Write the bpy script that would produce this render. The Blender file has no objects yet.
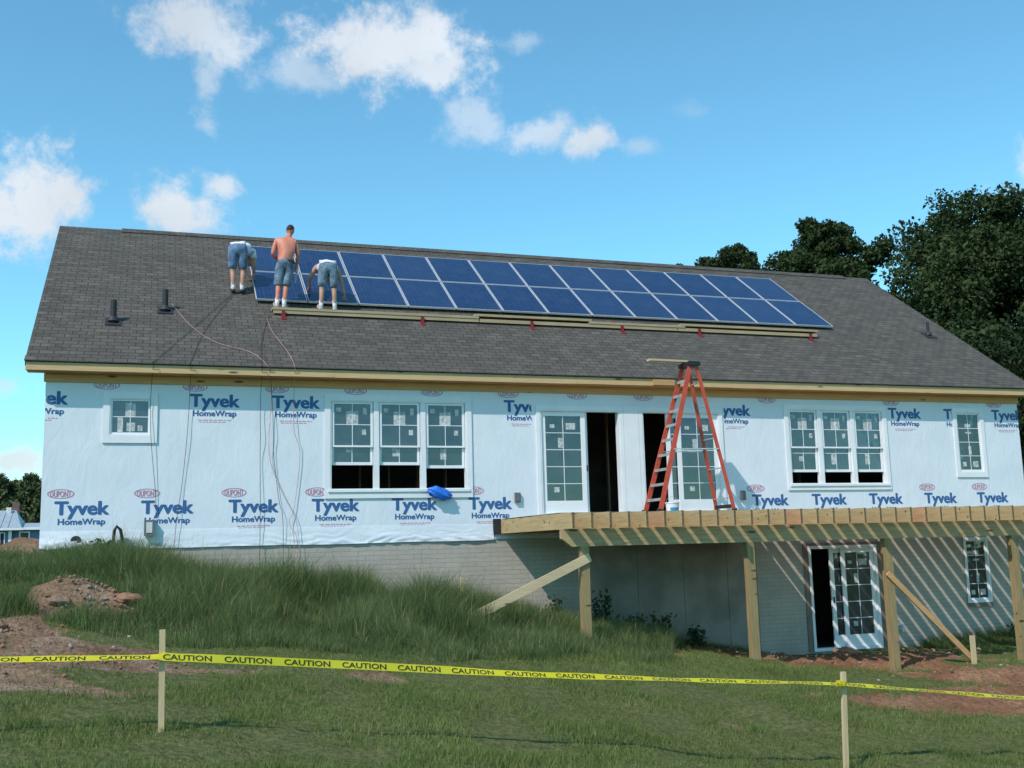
import bpy, bmesh, math, random
import numpy as np
from mathutils import Vector, Matrix
rng = np.random.default_rng(7)
random.seed(7)
C = bpy.context.scene.collection
S = bpy.context.scene
R = math.radians

# ------------------------------------------------------------------ camera
cam_d = bpy.data.cameras.new('camera'); cam = bpy.data.objects.new('camera', cam_d); C.objects.link(cam)
cam_d.sensor_width = 36.0; cam_d.lens = 37.864; cam_d.clip_end = 3000; cam_d.clip_start = 0.1
_r = Vector((0.94776248, -0.31792543, -0.02587862)); _u = Vector((-0.02392055, -0.15174142, 0.98813073)); _f = Vector((0.31807875, 0.9358942, 0.15141978))
CAM = Vector((1.70593, -19.85139, -0.19815))
m = Matrix((( _r.x, _u.x, -_f.x, CAM.x), (_r.y, _u.y, -_f.y, CAM.y), (_r.z, _u.z, -_f.z, CAM.z), (0, 0, 0, 1)))
cam.matrix_world = m
S.camera = cam
# ------------------------------------------------------------------ light and exposure
SUN_D = Vector((1.4, 1.0, -1.8)).normalized()          # travel direction of the sunlight
SUN_EL = math.asin(-SUN_D.z); SUN_AZ = math.atan2(-SUN_D.x, -SUN_D.y)
S.view_settings.view_transform = 'Standard'; S.view_settings.look = 'None'
S.view_settings.gamma = 1.0; S.view_settings.use_curve_mapping = False
S.view_settings.exposure = 0.57
S.view_settings.use_white_balance = True
S.view_settings.white_balance_temperature = 6450
S.view_settings.white_balance_tint = 19
sd = bpy.data.lights.new('sun', 'SUN'); sun = bpy.data.objects.new('sun', sd); C.objects.link(sun)
sd.energy = 2.7; sd.angle = R(0.53); sd.color = (1.0, 0.94, 0.84)
sun.rotation_euler = SUN_D.to_track_quat('-Z', 'Y').to_euler()
w = bpy.data.worlds.new('World'); S.world = w; w.use_nodes = True
wn = w.node_tree; wn.nodes.clear()


class NT:
    """small node helper"""
    def __init__(s, tree): s.t = tree; s.n = tree.nodes; s.l = tree.links
    def new(s, typ, **kw):
        n = s.n.new(typ)
        for k, v in kw.items(): setattr(n, k, v)
        return n
    def put(s, sock, v):
        if isinstance(v, bpy.types.NodeSocket): s.l.new(v, sock)
        elif v is not None: sock.default_value = v
    def math(s, op, a, b=None, c=None, clamp=False):
        n = s.new('ShaderNodeMath', operation=op, use_clamp=clamp)
        s.put(n.inputs[0], a); s.put(n.inputs[1], b)
        if c is not None: s.put(n.inputs[2], c)
        return n.outputs[0]
    def vmath(s, op, a, b=None):
        n = s.new('ShaderNodeVectorMath', operation=op)
        s.put(n.inputs[0], a); s.put(n.inputs[1], b)
        return n.outputs['Value'] if op in ('DOT_PRODUCT', 'LENGTH') else n.outputs[0]
    def noise(s, vec, scale, detail=4, rough=.5, dist=0.0):
        n = s.new('ShaderNodeTexNoise'); s.put(n.inputs['Vector'], vec); n.inputs['Scale'].default_value = scale
        n.inputs['Detail'].default_value = detail; n.inputs['Roughness'].default_value = rough; n.inputs['Distortion'].default_value = dist
        return n.outputs['Fac']
    def ramp(s, fac, a, b, lo=0.0, hi=1.0, smooth=True):
        n = s.new('ShaderNodeMapRange'); n.interpolation_type = 'SMOOTHSTEP' if smooth else 'LINEAR'
        s.put(n.inputs[0], fac); s.put(n.inputs[1], a); s.put(n.inputs[2], b); s.put(n.inputs[3], lo); s.put(n.inputs[4], hi)
        return n.outputs[0]
    def mix(s, fac, a, b, blend='MIX'):
        n = s.new('ShaderNodeMix', data_type='RGBA', blend_type=blend)
        s.put(n.inputs[0], fac); s.put(n.inputs[6], col4(a)); s.put(n.inputs[7], col4(b))
        return n.outputs[2]
    def mapping(s, vec, scale=(1, 1, 1), loc=(0, 0, 0), rot=(0, 0, 0)):
        n = s.new('ShaderNodeMapping'); s.put(n.inputs[0], vec); n.inputs['Scale'].default_value = scale
        n.inputs['Location'].default_value = loc; n.inputs['Rotation'].default_value = rot
        return n.outputs[0]


def col4(c):
    if isinstance(c, bpy.types.NodeSocket): return c
    if isinstance(c, (int, float)): return (c, c, c, 1)
    return tuple(c) + (1,) if len(c) == 3 else tuple(c)


W = NT(wn)
sky = W.new('ShaderNodeTexSky'); sky.sky_type = 'NISHITA'; sky.sun_disc = False
sky.sun_elevation = SUN_EL; sky.sun_rotation = SUN_AZ % (2 * math.pi)
sky.air_density = 1.0; sky.dust_density = 0.15; sky.ozone_density = 2.0; sky.altitude = 100
SKY_STR = 0.128
tinted = W.mix(1.0, sky.outputs[0], (0.62, 1.17, 1.07), 'MULTIPLY')
geo = W.new('ShaderNodeTexCoord'); D = W.vmath('NORMALIZE', geo.outputs['Generated'])


def ray(px, py):
    return (_f + _r * ((px - 512) / 1077.0) - _u * ((py - 384) / 1077.0)).normalized()


# clouds sit at fixed compass directions in the sky: (direction, half width, half height, density)
nz1 = W.noise(D, 20.0, 9, .66); nz2 = W.noise(D, 5.5, 3, .5)
mott = W.math('ADD', W.math('MULTIPLY', W.math('SUBTRACT', nz1, .5), 3.0), W.math('MULTIPLY', W.math('SUBTRACT', nz2, .5), 1.3))
cl = None
for (px, py, hw, hh, den) in [(192, 22, 92, 44, .80), (204, 78, 22, 44, .50), (380, 42, 105, 52, .92), (432, 74, 66, 34, .85), (300, 72, 60, 30, .5),
                              (470, 116, 44, 30, .5), (548, 128, 46, 26, .65), (592, 138, 40, 28, .85), (640, 146, 32, 14, .35), (527, 42, 28, 14, .35),
                              (22, 205, 78, 62, .97), (178, 212, 78, 34, .95), (222, 188, 36, 24, .85), (14, 462, 50, 26, .9), (4, 385, 24, 12, .45), (690, 112, 30, 14, .15),
                              (-150, 300, 120, 60, .9), (1250, 120, 140, 50, .8), (1400, 400, 160, 60, .7), (-300, 80, 130, 70, .8)]:
    d = ray(px, py); rr = d.cross(Vector((0, 0, 1))).normalized(); uu = rr.cross(d)
    dv = W.vmath('SUBTRACT', D, tuple(d))
    a = W.math('DIVIDE', W.vmath('DOT_PRODUCT', dv, tuple(rr)), hw / 1077.0)
    b = W.math('DIVIDE', W.vmath('DOT_PRODUCT', dv, tuple(uu)), hh / 1077.0)
    q = W.math('SQRT', W.math('ADD', W.math('MULTIPLY', a, a), W.math('MULTIPLY', b, b)))
    q = W.math('SUBTRACT', q, mott)
    mk = W.ramp(q, 1.0, .18, 0.0, den * .95)
    cl = mk if cl is None else W.math('MAXIMUM', cl, mk)
cshade = W.ramp(nz2, .35, .65, .82, 1.0)
ccol = W.mix(1.0, (6.6, 7.6, 8.0), W.new('ShaderNodeCombineColor').outputs[0], 'MIX')
cc = W.new('ShaderNodeCombineColor')
for i, v in enumerate((4.55, 5.05, 5.05)): W.put(cc.inputs[i], W.math('MULTIPLY', cshade, v))
skyc = W.mix(cl, tinted, cc.outputs[0])
bg = W.new('ShaderNodeBackground'); W.put(bg.inputs[0], skyc); bg.inputs[1].default_value = SKY_STR
wo = W.new('ShaderNodeOutputWorld'); W.l.new(bg.outputs[0], wo.inputs[0])


# ------------------------------------------------------------------ materials
def mat(name, color, rough=.7, var=.12, nscale=6.0, stretch=(1, 1, 1), bump=0.0, bscale=None, metal=0.0, spec=.4, detail=5):
    mt = bpy.data.materials.new(name); mt.use_nodes = True
    N = NT(mt.node_tree); p = N.n['Principled BSDF']
    tc = N.new('ShaderNodeTexCoord'); v = N.mapping(tc.outputs['Object'], stretch)
    f = N.noise(v, nscale, detail, .55)
    dark = tuple(max(0, c * (1 - var)) for c in color); lite = tuple(min(1, c * (1 + var)) for c in color)
    N.put(p.inputs['Base Color'], N.mix(N.ramp(f, .3, .7), dark, lite))
    p.inputs['Roughness'].default_value = rough; p.inputs['Metallic'].default_value = metal; p.inputs['Specular IOR Level'].default_value = spec
    if bump:
        b = N.new('ShaderNodeBump'); b.inputs['Strength'].default_value = bump; b.inputs['Distance'].default_value = .02
        N.put(b.inputs['Height'], N.noise(v, bscale or nscale * 3, 5, .6)); N.put(p.inputs['Normal'], b.outputs[0])
    return mt


def wood(name, color, dark, stretch=(1, 12, 12), knots=True, scale=2.2, rough=.75):
    mt = bpy.data.materials.new(name); mt.use_nodes = True
    N = NT(mt.node_tree); p = N.n['Principled BSDF']; tc = N.new('ShaderNodeTexCoord')
    v = N.mapping(tc.outputs['Object'], stretch)
    g = N.noise(v, scale, 6, .65, .6)
    big = N.noise(tc.outputs['Object'], 1.6, 3)
    c = N.mix(N.ramp(g, .25, .75), dark, color)
    c = N.mix(N.ramp(big, .35, .7, 0, .35), c, tuple(min(1, q * .72) for q in color))
    if knots:
        vo = N.new('ShaderNodeTexVoronoi'); N.put(vo.inputs['Vector'], N.mapping(tc.outputs['Object'], (.8, 3.2, 3.2))); vo.inputs['Scale'].default_value = 1.7
        k = N.ramp(vo.outputs['Distance'], .07, .16, 1, 0)
        c = N.mix(k, c, tuple(q * .28 for q in dark))
    N.put(p.inputs['Base Color'], c); p.inputs['Roughness'].default_value = rough; p.inputs['Specular IOR Level'].default_value = .25
    b = N.new('ShaderNodeBump'); b.inputs['Strength'].default_value = .25; b.inputs['Distance'].default_value = .01
    N.put(b.inputs['Height'], g); N.put(p.inputs['Normal'], b.outputs[0])
    return mt


M = {}
M['trim'] = mat('white_trim', (.72, .74, .75), .45, .04, 3)
M['vinyl'] = mat('white_vinyl', (.74, .76, .77), .35, .03, 3)
M['pt_x'] = wood('treated_lumber_lengthwise', (.45, .34, .185), (.29, .21, .105))
M['pt_y'] = wood('treated_lumber_joist', (.50, .375, .195), (.33, .235, .11), (12, 1, 12))
M['pt_z'] = wood('treated_lumber_post', (.34, .255, .125), (.215, .155, .07), (12, 12, 1))
M['joist_end'] = mat('lumber_end_grain', (.13, .095, .05), .85, .35, 30)
M['joist_red'] = wood('reddish_joist', (.52, .31, .17), (.38, .22, .11), (12, 1, 12))
M['pine'] = wood('pine_lumber', (.60, .47, .29), (.47, .36, .21))
M['pine_o'] = wood('orange_pine_lumber', (.55, .33, .15), (.42, .25, .11))
M['pine_z'] = wood('pine_stake', (.58, .46, .27), (.45, .35, .2), (14, 14, 1), knots=False)
M['fascia'] = wood('fascia_lumber', (.64, .44, .235), (.50, .335, .16), (.6, 14, 14), scale=3)
M['frieze'] = wood('frieze_board', (.66, .38, .17), (.52, .28, .11), (.5, 12, 12), scale=3)
M['plank'] = wood('scaffold_plank', (.44, .34, .21), (.33, .25, .15), (1, 14, 14), knots=False)
M['stud'] = wood('interior_stud', (.42, .30, .18), (.32, .22, .13), (12, 12, 1), knots=False)
M['black'] = mat('black_membrane', (.02, .02, .022), .55, .2)
M['metal'] = mat('galvanised_steel', (.42, .43, .44), .45, .15, 8, metal=.8)
M['grey_plastic'] = mat('grey_plastic', (.13, .135, .14), .5, .12)
M['alu'] = mat('aluminium_frame', (.58, .60, .62), .4, .06, metal=.35)
M['redpaint'] = mat('red_steel', (.17, .015, .015), .5, .2)
M['orange'] = mat('orange_fibreglass', (.47, .065, .032), .4, .12, 9)
M['step'] = mat('ladder_aluminium', (.58, .58, .58), .4, .12, metal=.6)
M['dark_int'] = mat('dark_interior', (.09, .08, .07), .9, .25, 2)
M['subfloor'] = mat('subfloor', (.22, .17, .11), .9, .25, 3)
M['sticker'] = mat('white_sticker', (.44, .47, .47), .6, .35, 18)
M['ptext_blue'] = mat('blue_print', (.032, .115, .29), .6, .06)
M['ptext_red'] = mat('red_print', (.50, .24, .33), .6, .1)
M['ptext_black'] = mat('black_print', (.02, .02, .01), .6, .05)
M['rope_black'] = mat('black_rope', (.03, .03, .035), .8, .2)
M['rope_pink'] = mat('pale_pink_cord', (.46, .26, .23), .7, .15)
M['rubber'] = mat('black_rubber', (.025, .025, .03), .6, .2)
M['concrete'] = mat('smooth_concrete', (.24, .222, .195), .9, .2, 1.6, bump=.12, bscale=20)
M['buck'] = mat('brown_frame_buck', (.20, .15, .12), .8, .2, 5)
M['bluebag'] = mat('blue_plastic', (.02, .16, .62), .35, .2, 7)
M['tape'] = None


def wrap_material():
    mt = bpy.data.materials.new('house_wrap_sheet'); mt.use_nodes = True
    N = NT(mt.node_tree); p = N.n['Principled BSDF']; tc = N.new('ShaderNodeTexCoord'); o = tc.outputs['Object']
    f = N.noise(o, 1.4, 5); f2 = N.noise(o, 40, 3)
    c = N.mix(N.ramp(f, .3, .7), (.64, .69, .735), (.69, .735, .775))
    c = N.mix(N.ramp(f2, .45, .75, 0, .25), c, (.58, .64, .68))
    N.put(p.inputs['Base Color'], c); p.inputs['Roughness'].default_value = .55; p.inputs['Specular IOR Level'].default_value = .3
    wv = N.noise(N.mapping(o, (1.2, 1, .5), rot=(0, .35, 0)), 3.0, 6, .62, 1.2)
    b = N.new('ShaderNodeBump'); b.inputs['Strength'].default_value = .35; b.inputs['Distance'].default_value = .03
    N.put(b.inputs['Height'], wv); N.put(p.inputs['Normal'], b.outputs[0])
    return mt


def brick_uv(name, c1, c2, mortar, bw, rh, msize, bump, rough=.9, extra=None, offset=.5):
    """brick pattern laid out on the UV map, which is in metres"""
    mt = bpy.data.materials.new(name); mt.use_nodes = True
    N = NT(mt.node_tree); p = N.n['Principled BSDF']; uv = N.new('ShaderNodeUVMap')
    br = N.new('ShaderNodeTexBrick'); br.offset = offset; N.put(br.inputs['Vector'], uv.outputs[0])
    br.inputs['Scale'].default_value = 1.0; br.inputs['Brick Width'].default_value = bw; br.inputs['Row Height'].default_value = rh
    br.inputs['Mortar Size'].default_value = msize; br.inputs['Mortar Smooth'].default_value = .3
    N.put(br.inputs['Color1'], col4(c1)); N.put(br.inputs['Color2'], col4(c2)); N.put(br.inputs['Mortar'], col4(mortar))
    c = br.outputs['Color']
    if extra: c = extra(N, uv.outputs[0], c)
    N.put(p.inputs['Base Color'], c); p.inputs['Roughness'].default_value = rough; p.inputs['Specular IOR Level'].default_value = .25
    b = N.new('ShaderNodeBump'); b.inputs['Strength'].default_value = bump; b.inputs['Distance'].default_value = .02; b.invert = True
    h = N.math('ADD', br.outputs['Fac'], N.math('MULTIPLY', N.noise(uv.outputs[0], 30, 4), .6))
    N.put(b.inputs['Height'], h); N.put(p.inputs['Normal'], b.outputs[0])
    return mt


def shingle_extra(N, uv, c):
    br = N.new('ShaderNodeTexBrick'); br.offset = .37; N.put(br.inputs['Vector'], N.mapping(uv, loc=(.11, 0, 0)))
    br.inputs['Scale'].default_value = 1.0; br.inputs['Brick Width'].default_value = .21; br.inputs['Row Height'].default_value = .143
    br.inputs['Mortar Size'].default_value = 0.0
    N.put(br.inputs['Color1'], (.70, .70, .70, 1)); N.put(br.inputs['Color2'], (1.18, 1.18, 1.16, 1))
    c = N.mix(.85, c, br.outputs['Color'], 'MULTIPLY')
    big = N.noise(N.mapping(uv, (.5, 1.2, 1)), 1.3, 5, .6)
    c = N.mix(N.ramp(big, .3, .7, .0, .30), c, (.070, .066, .058))
    gr = N.noise(uv, 160, 2); c = N.mix(N.ramp(gr, .4, .7, 0, .35), c, (.13, .125, .115))
    return c


def brick_extra(N, uv, c):
    f = N.noise(uv, 1.1, 6, .6); c = N.mix(N.ramp(f, .35, .7, 0, .5), c, (.30, .27, .225))
    f2 = N.noise(N.mapping(uv, (3, .4, 1)), 2.0, 4); c = N.mix(N.ramp(f2, .5, .8, 0, .3), c, (.48, .44, .385))
    return c


M['wrap'] = wrap_material()
M['shingle'] = brick_uv('asphalt_shingles', (.074, .067, .056), (.108, .097, .081), (.034, .031, .028), .24, .143, .010, .7, .95, shingle_extra)
M['brick'] = brick_uv('brick_pattern_concrete', (.405, .37, .315), (.445, .405, .345), (.33, .30, .255), .30, .085, .006, .45, .9, brick_extra)


def cell_material():
    mt = bpy.data.materials.new('solar_cells'); mt.use_nodes = True
    N = NT(mt.node_tree); p = N.n['Principled BSDF']; uv = N.new('ShaderNodeUVMap')
    br = N.new('ShaderNodeTexBrick'); br.offset = 0.0; N.put(br.inputs['Vector'], uv.outputs[0]); br.inputs['Scale'].default_value = 1.0
    br.inputs['Brick Width'].default_value = .162; br.inputs['Row Height'].default_value = .158; br.inputs['Mortar Size'].default_value = .0022
    N.put(br.inputs['Color1'], (.006, .020, .070, 1)); N.put(br.inputs['Color2'], (.010, .032, .100, 1)); N.put(br.inputs['Mortar'], (.06, .09, .17, 1))
    bus = N.new('ShaderNodeTexBrick'); bus.offset = 0.0; N.put(bus.inputs['Vector'], uv.outputs[0]); bus.inputs['Scale'].default_value = 1.0
    bus.inputs['Brick Width'].default_value = .081; bus.inputs['Row Height'].default_value = 5.0; bus.inputs['Mortar Size'].default_value = .0016
    N.put(bus.inputs['Color1'], (0, 0, 0, 1)); N.put(bus.inputs['Color2'], (0, 0, 0, 1)); N.put(bus.inputs['Mortar'], (1, 1, 1, 1))
    c = N.mix(N.math('MULTIPLY', bus.outputs['Color'], .5), br.outputs['Color'], (.08, .12, .21))
    oi = N.new('ShaderNodeObjectInfo'); c = N.mix(N.math('MULTIPLY', oi.outputs['Random'], .55), c, (.022, .050, .125))
    dst = N.noise(N.mapping(uv.outputs[0], (.8, .5, 1)), 2.0, 5); c = N.mix(N.ramp(dst, .45, .8, 0, .22), c, (.10, .12, .15))
    N.put(p.inputs['Base Color'], c); N.put(p.inputs['Roughness'], N.ramp(dst, .3, .8, .08, .28)); p.inputs['Specular IOR Level'].default_value = .5
    return mt


M['cells'] = cell_material()


def glass_material():
    mt = bpy.data.materials.new('window_glass'); mt.use_nodes = True
    N = NT(mt.node_tree); N.n.clear()
    out = N.new('ShaderNodeOutputMaterial'); tr = N.new('ShaderNodeBsdfTransparent'); tr.inputs[0].default_value = (.46, .50, .57, 1)
    gl = N.new('ShaderNodeBsdfGlossy'); gl.inputs['Roughness'].default_value = .03; gl.inputs[0].default_value = (.9, 1, 1, 1); bmp = N.new('ShaderNodeBump'); bmp.inputs['Strength'].default_value = .12; bmp.inputs['Distance'].default_value = .05; N.put(bmp.inputs['Height'], N.noise(N.new('ShaderNodeTexCoord').outputs['Object'], 2.2, 2)); N.l.new(bmp.outputs[0], gl.inputs['Normal'])
    df = N.new('ShaderNodeBsdfDiffuse'); df.inputs[0].default_value = (.125, .15, .205, 1)
    tc = N.new('ShaderNodeTexCoord'); f = N.noise(N.mapping(tc.outputs['Object'], (1, 1, .6)), 2.5, 4)
    m1 = N.new('ShaderNodeMixShader'); N.put(m1.inputs[0], N.ramp(f, .3, .7, .05, .24)); N.l.new(tr.outputs[0], m1.inputs[1]); N.l.new(df.outputs[0], m1.inputs[2])
    fr = N.new('ShaderNodeFresnel'); fr.inputs[0].default_value = 1.6
    m2 = N.new('ShaderNodeMixShader'); N.put(m2.inputs[0], N.math('MULTIPLY', fr.outputs[0], 1.5, clamp=True)); N.l.new(m1.outputs[0], m2.inputs[1]); N.l.new(gl.outputs[0], m2.inputs[2])
    N.l.new(m2.outputs[0], out.inputs[0])
    return mt


M['glass'] = glass_material()


def foliage_mat(name, c0, c1, rough=.75, transl=.25, big=.35, bscale=.5, straw=None):
    """leaves or blades: colour differs from leaf to leaf (attribute 'tint' is random per leaf)"""
    mt = bpy.data.materials.new(name); mt.use_nodes = True
    N = NT(mt.node_tree); p = N.n['Principled BSDF']; out = N.n['Material Output']
    at = N.new('ShaderNodeAttribute'); at.attribute_name = 'tint'
    tc = N.new('ShaderNodeTexCoord'); f = N.noise(tc.outputs['Object'], bscale, 4)
    k = N.math('ADD', N.math('MULTIPLY', at.outputs['Fac'], 1 - big), N.math('MULTIPLY', N.ramp(f, .3, .7), big))
    c = N.mix(k, c0, c1)
    if straw:
        f3 = N.noise(tc.outputs['Object'], 1.7, 6, .7); c = N.mix(N.math('MULTIPLY', N.ramp(f3, .49, .74), N.ramp(at.outputs['Fac'], .2, .7, .25, .85)), c, straw)
    N.put(p.inputs['Base Color'], c); p.inputs['Roughness'].default_value = rough; p.inputs['Specular IOR Level'].default_value = .2
    t = N.new('ShaderNodeBsdfTranslucent'); N.put(t.inputs[0], c)
    ms = N.new('ShaderNodeMixShader'); ms.inputs[0].default_value = transl
    N.l.new(p.outputs[0], ms.inputs[1]); N.l.new(t.outputs[0], ms.inputs[2]); N.l.new(ms.outputs[0], out.inputs[0])
    return mt


M['lawn'] = foliage_mat('lawn_grass', (.080, .128, .027), (.245, .300, .092), transl=.35, bscale=.6, straw=(.26, .235, .10))
M['tall'] = foliage_mat('tall_grass', (.062, .108, .030), (.205, .265, .100), transl=.38, bscale=.7, straw=(.22, .235, .11))
M['oak'] = foliage_mat('oak_leaves', (.010, .024, .008), (.058, .088, .028), transl=.18, bscale=.25)
M['conifer'] = foliage_mat('conifer_needles', (.035, .055, .020), (.13, .155, .065), transl=.12, bscale=.2)
M['weed'] = foliage_mat('weed_leaves', (.022, .045, .020), (.06, .10, .04), bscale=2)
M['bark'] = mat('bark', (.09, .07, .055), .95, .35, 5, (3, 3, .6), bump=.6)
M['stem'] = mat('weed_stem', (.08, .10, .04), .8, .2)


# ------------------------------------------------------------------ mesh helpers
ORIGIN = {}


class MB:
    def __init__(s): s.v = []; s.f = []; s.mi = []; s.uv = None
    def add(s, vs, fs, mi=0):
        b = len(s.v); s.v += [tuple(q) for q in vs]; s.f += [tuple(b + i for i in q) for q in fs]; s.mi += [mi] * len(fs); return s
    def box(s, x0, x1, y0, y1, z0, z1, mi=0):
        vs = [(x, y, z) for z in (z0, z1) for y in (y0, y1) for x in (x0, x1)]
        return s.add(vs, [(0, 2, 3, 1), (4, 5, 7, 6), (0, 1, 5, 4), (2, 6, 7, 3), (0, 4, 6, 2), (1, 3, 7, 5)], mi)
    def hexa(s, p, mi=0):
        """p: 8 points ordered like box()"""
        return s.add(p, [(0, 2, 3, 1), (4, 5, 7, 6), (0, 1, 5, 4), (2, 6, 7, 3), (0, 4, 6, 2), (1, 3, 7, 5)], mi)
    def bar(s, a, b, wdt, hgt, up=(0, 0, 1), mi=0):
        """rectangular bar from a to b; wdt across, hgt along up"""
        a, b = Vector(a), Vector(b); d = (b - a).normalized(); u = Vector(up); u = (u - d * u.dot(d)).normalized(); r = d.cross(u)
        P = []
        for e in (-1, 1):
            for q in (a, b):
                for sd in (-1, 1): P.append(q + u * (e * hgt / 2) + r * (sd * wdt / 2))
        return s.add(P, [(0, 1, 3, 2), (4, 6, 7, 5), (0, 4, 5, 1), (2, 3, 7, 6), (0, 2, 6, 4), (1, 5, 7, 3)], mi)
    def tube(s, pts, rad, n=6, mi=0, cap=True):
        pts = [Vector(p) for p in pts]; rads = rad if isinstance(rad, (list, tuple)) else [rad] * len(pts); b = len(s.v)
        ref = None
        for i, p in enumerate(pts):
            t = (pts[min(i + 1, len(pts) - 1)] - pts[max(i - 1, 0)]).normalized()
            if ref is None: ref = Vector((1, 0, 0)) if abs(t.x) < .8 else Vector((0, 1, 0))
            a = (ref - t * ref.dot(t)).normalized(); ref = a; c = t.cross(a)
            for k in range(n):
                an = 2 * math.pi * k / n; s.v.append(tuple(p + (a * math.cos(an) + c * math.sin(an)) * rads[i]))
        for i in range(len(pts) - 1):
            for k in range(n):
                s.f.append((b + i * n + k, b + i * n + (k + 1) % n, b + (i + 1) * n + (k + 1) % n, b + (i + 1) * n + k)); s.mi.append(mi)
        if cap:
            s.f.append(tuple(b + k for k in reversed(range(n)))); s.mi.append(mi)
            e = b + (len(pts) - 1) * n; s.f.append(tuple(e + k for k in range(n))); s.mi.append(mi)
        return s
    def build(s, name, mats, parent=None, origin=None, smooth=False, uv=None):
        o = Vector(ORIGIN[parent.name]) if parent else Vector(origin if origin is not None else (0, 0, 0))
        me = bpy.data.meshes.new(name); me.from_pydata([(q[0] - o.x, q[1] - o.y, q[2] - o.z) for q in s.v], [], s.f)
        for mm in (mats if isinstance(mats, (list, tuple)) else [mats]): me.materials.append(mm)
        if any(s.mi): me.polygons.foreach_set('material_index', s.mi)
        if smooth: me.polygons.foreach_set('use_smooth', [True] * len(s.f))
        if uv:
            l = me.uv_layers.new(name='UVMap')
            for lp in me.loops: l.data[lp.index].uv = uv(s.v[lp.vertex_index])
        me.update()
        return link(me, name, parent, o)


def link(me, name, parent, o):
    ob = bpy.data.objects.new(name, me); C.objects.link(ob)
    ORIGIN[ob.name] = tuple(o)
    if parent: ob.parent = parent
    else: ob.location = o
    return ob


def tag(o, label=None, cat=None, group=None, kind=None):
    for k, v in (('label', label), ('category', cat), ('group', group), ('kind', kind)):
        if v: o[k] = v
    return o


def empty(name, loc, label, cat, group=None):
    o = bpy.data.objects.new(name, None); C.objects.link(o); o.location = loc; o.empty_display_size = .2
    ORIGIN[o.name] = tuple(loc)
    return tag(o, label, cat, group)


def arr_mesh(name, V, F, mats, tint=None, parent=None, origin=(0, 0, 0), smooth=False):
    """fast mesh from numpy arrays: V (n,3), F (m,k)"""
    o = ORIGIN[parent.name] if parent else origin
    me = bpy.data.meshes.new(name); n, mm, k = len(V), len(F), F.shape[1]
    me.vertices.add(n); me.vertices.foreach_set('co', (V - np.array(o)).astype(np.float32).ravel())
    me.loops.add(mm * k); me.loops.foreach_set('vertex_index', F.astype(np.int32).ravel())
    me.polygons.add(mm); me.polygons.foreach_set('loop_start', np.arange(0, mm * k, k, dtype=np.int32))
    if smooth: me.polygons.foreach_set('use_smooth', np.ones(mm, dtype=bool))
    for q in (mats if isinstance(mats, (list, tuple)) else [mats]): me.materials.append(q)
    if tint is not None:
        a = me.attributes.new('tint', 'FLOAT', 'POINT'); a.data.foreach_set('value', tint.astype(np.float32))
    me.update(calc_edges=True)
    return link(me, name, parent, Vector(o))


# value noise for terrain and masks
_tab = rng.random((256, 256))


def vnoise(x, y, sc):
    x = np.asarray(x, float) * sc + 71.3; y = np.asarray(y, float) * sc + 37.9
    xi = np.floor(x).astype(int); yi = np.floor(y).astype(int); fx = x - xi; fy = y - yi
    fx = fx * fx * (3 - 2 * fx); fy = fy * fy * (3 - 2 * fy)
    g = lambda a, b: _tab[a & 255, b & 255]
    return (g(xi, yi) * (1 - fx) + g(xi + 1, yi) * fx) * (1 - fy) + (g(xi, yi + 1) * (1 - fx) + g(xi + 1, yi + 1) * fx) * fy


def fbm(x, y, sc, oc=4):
    r = 0; a = .5; t = 0
    for i in range(oc): r = r + a * vnoise(x, y, sc * 2 ** i); t += a; a *= .5
    return r / t


# ------------------------------------------------------------------ ground
PROF = [  # (Y, xs, zs)
    (-60, [-60, 1.7, 20, 60], [-2.2, -2.3, -3.0, -3.2]),
    (-20, [-40, -6, 1.7, 10, 20, 40], [-1.9, -1.8, -1.85, -2.4, -2.8, -2.9]),
    (-10, [-40, -6, 0, 1.9, 4, 6, 8.5, 12, 20, 40], [-1.5, -1.48, -1.60, -1.66, -1.88, -2.18, -2.56, -2.66, -2.70, -2.7]),
    (-5, [-40, -6, 0, 2, 4, 6, 8, 10, 12, 15, 20, 40], [-.8, -.75, -.98, -1.22, -1.36, -1.55, -1.82, -2.12, -2.34, -2.50, -2.52, -2.5]),
    (-2.5, [-40, -6, 0, 2, 4.3, 6.5, 8.2, 10, 12.3, 14, 20, 40], [-.6, -.55, -.48, -.76, -1.05, -1.36, -1.64, -1.98, -2.24, -2.47, -2.48, -2.4]),
    (-.3, [-40, -6, 0, 2, 4.3, 7, 8.2, 10, 12.3, 14.2, 17, 21, 40], [-.6, -.55, -.20, -.54, -.93, -1.38, -1.62, -1.94, -2.24, -2.50, -2.52, -2.42, -2.3]),
    (12, [-60, -3, 0, 20, 60], [-.5, -.5, -.5, -2.0, -2.0]),
    (40, [-80, 0, 30, 80], [-.25, -.25, -1.0, -1.0]),
    (70, [-80, 0, 30, 80], [-.2, -.2, -.6, -.6]),
]


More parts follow.
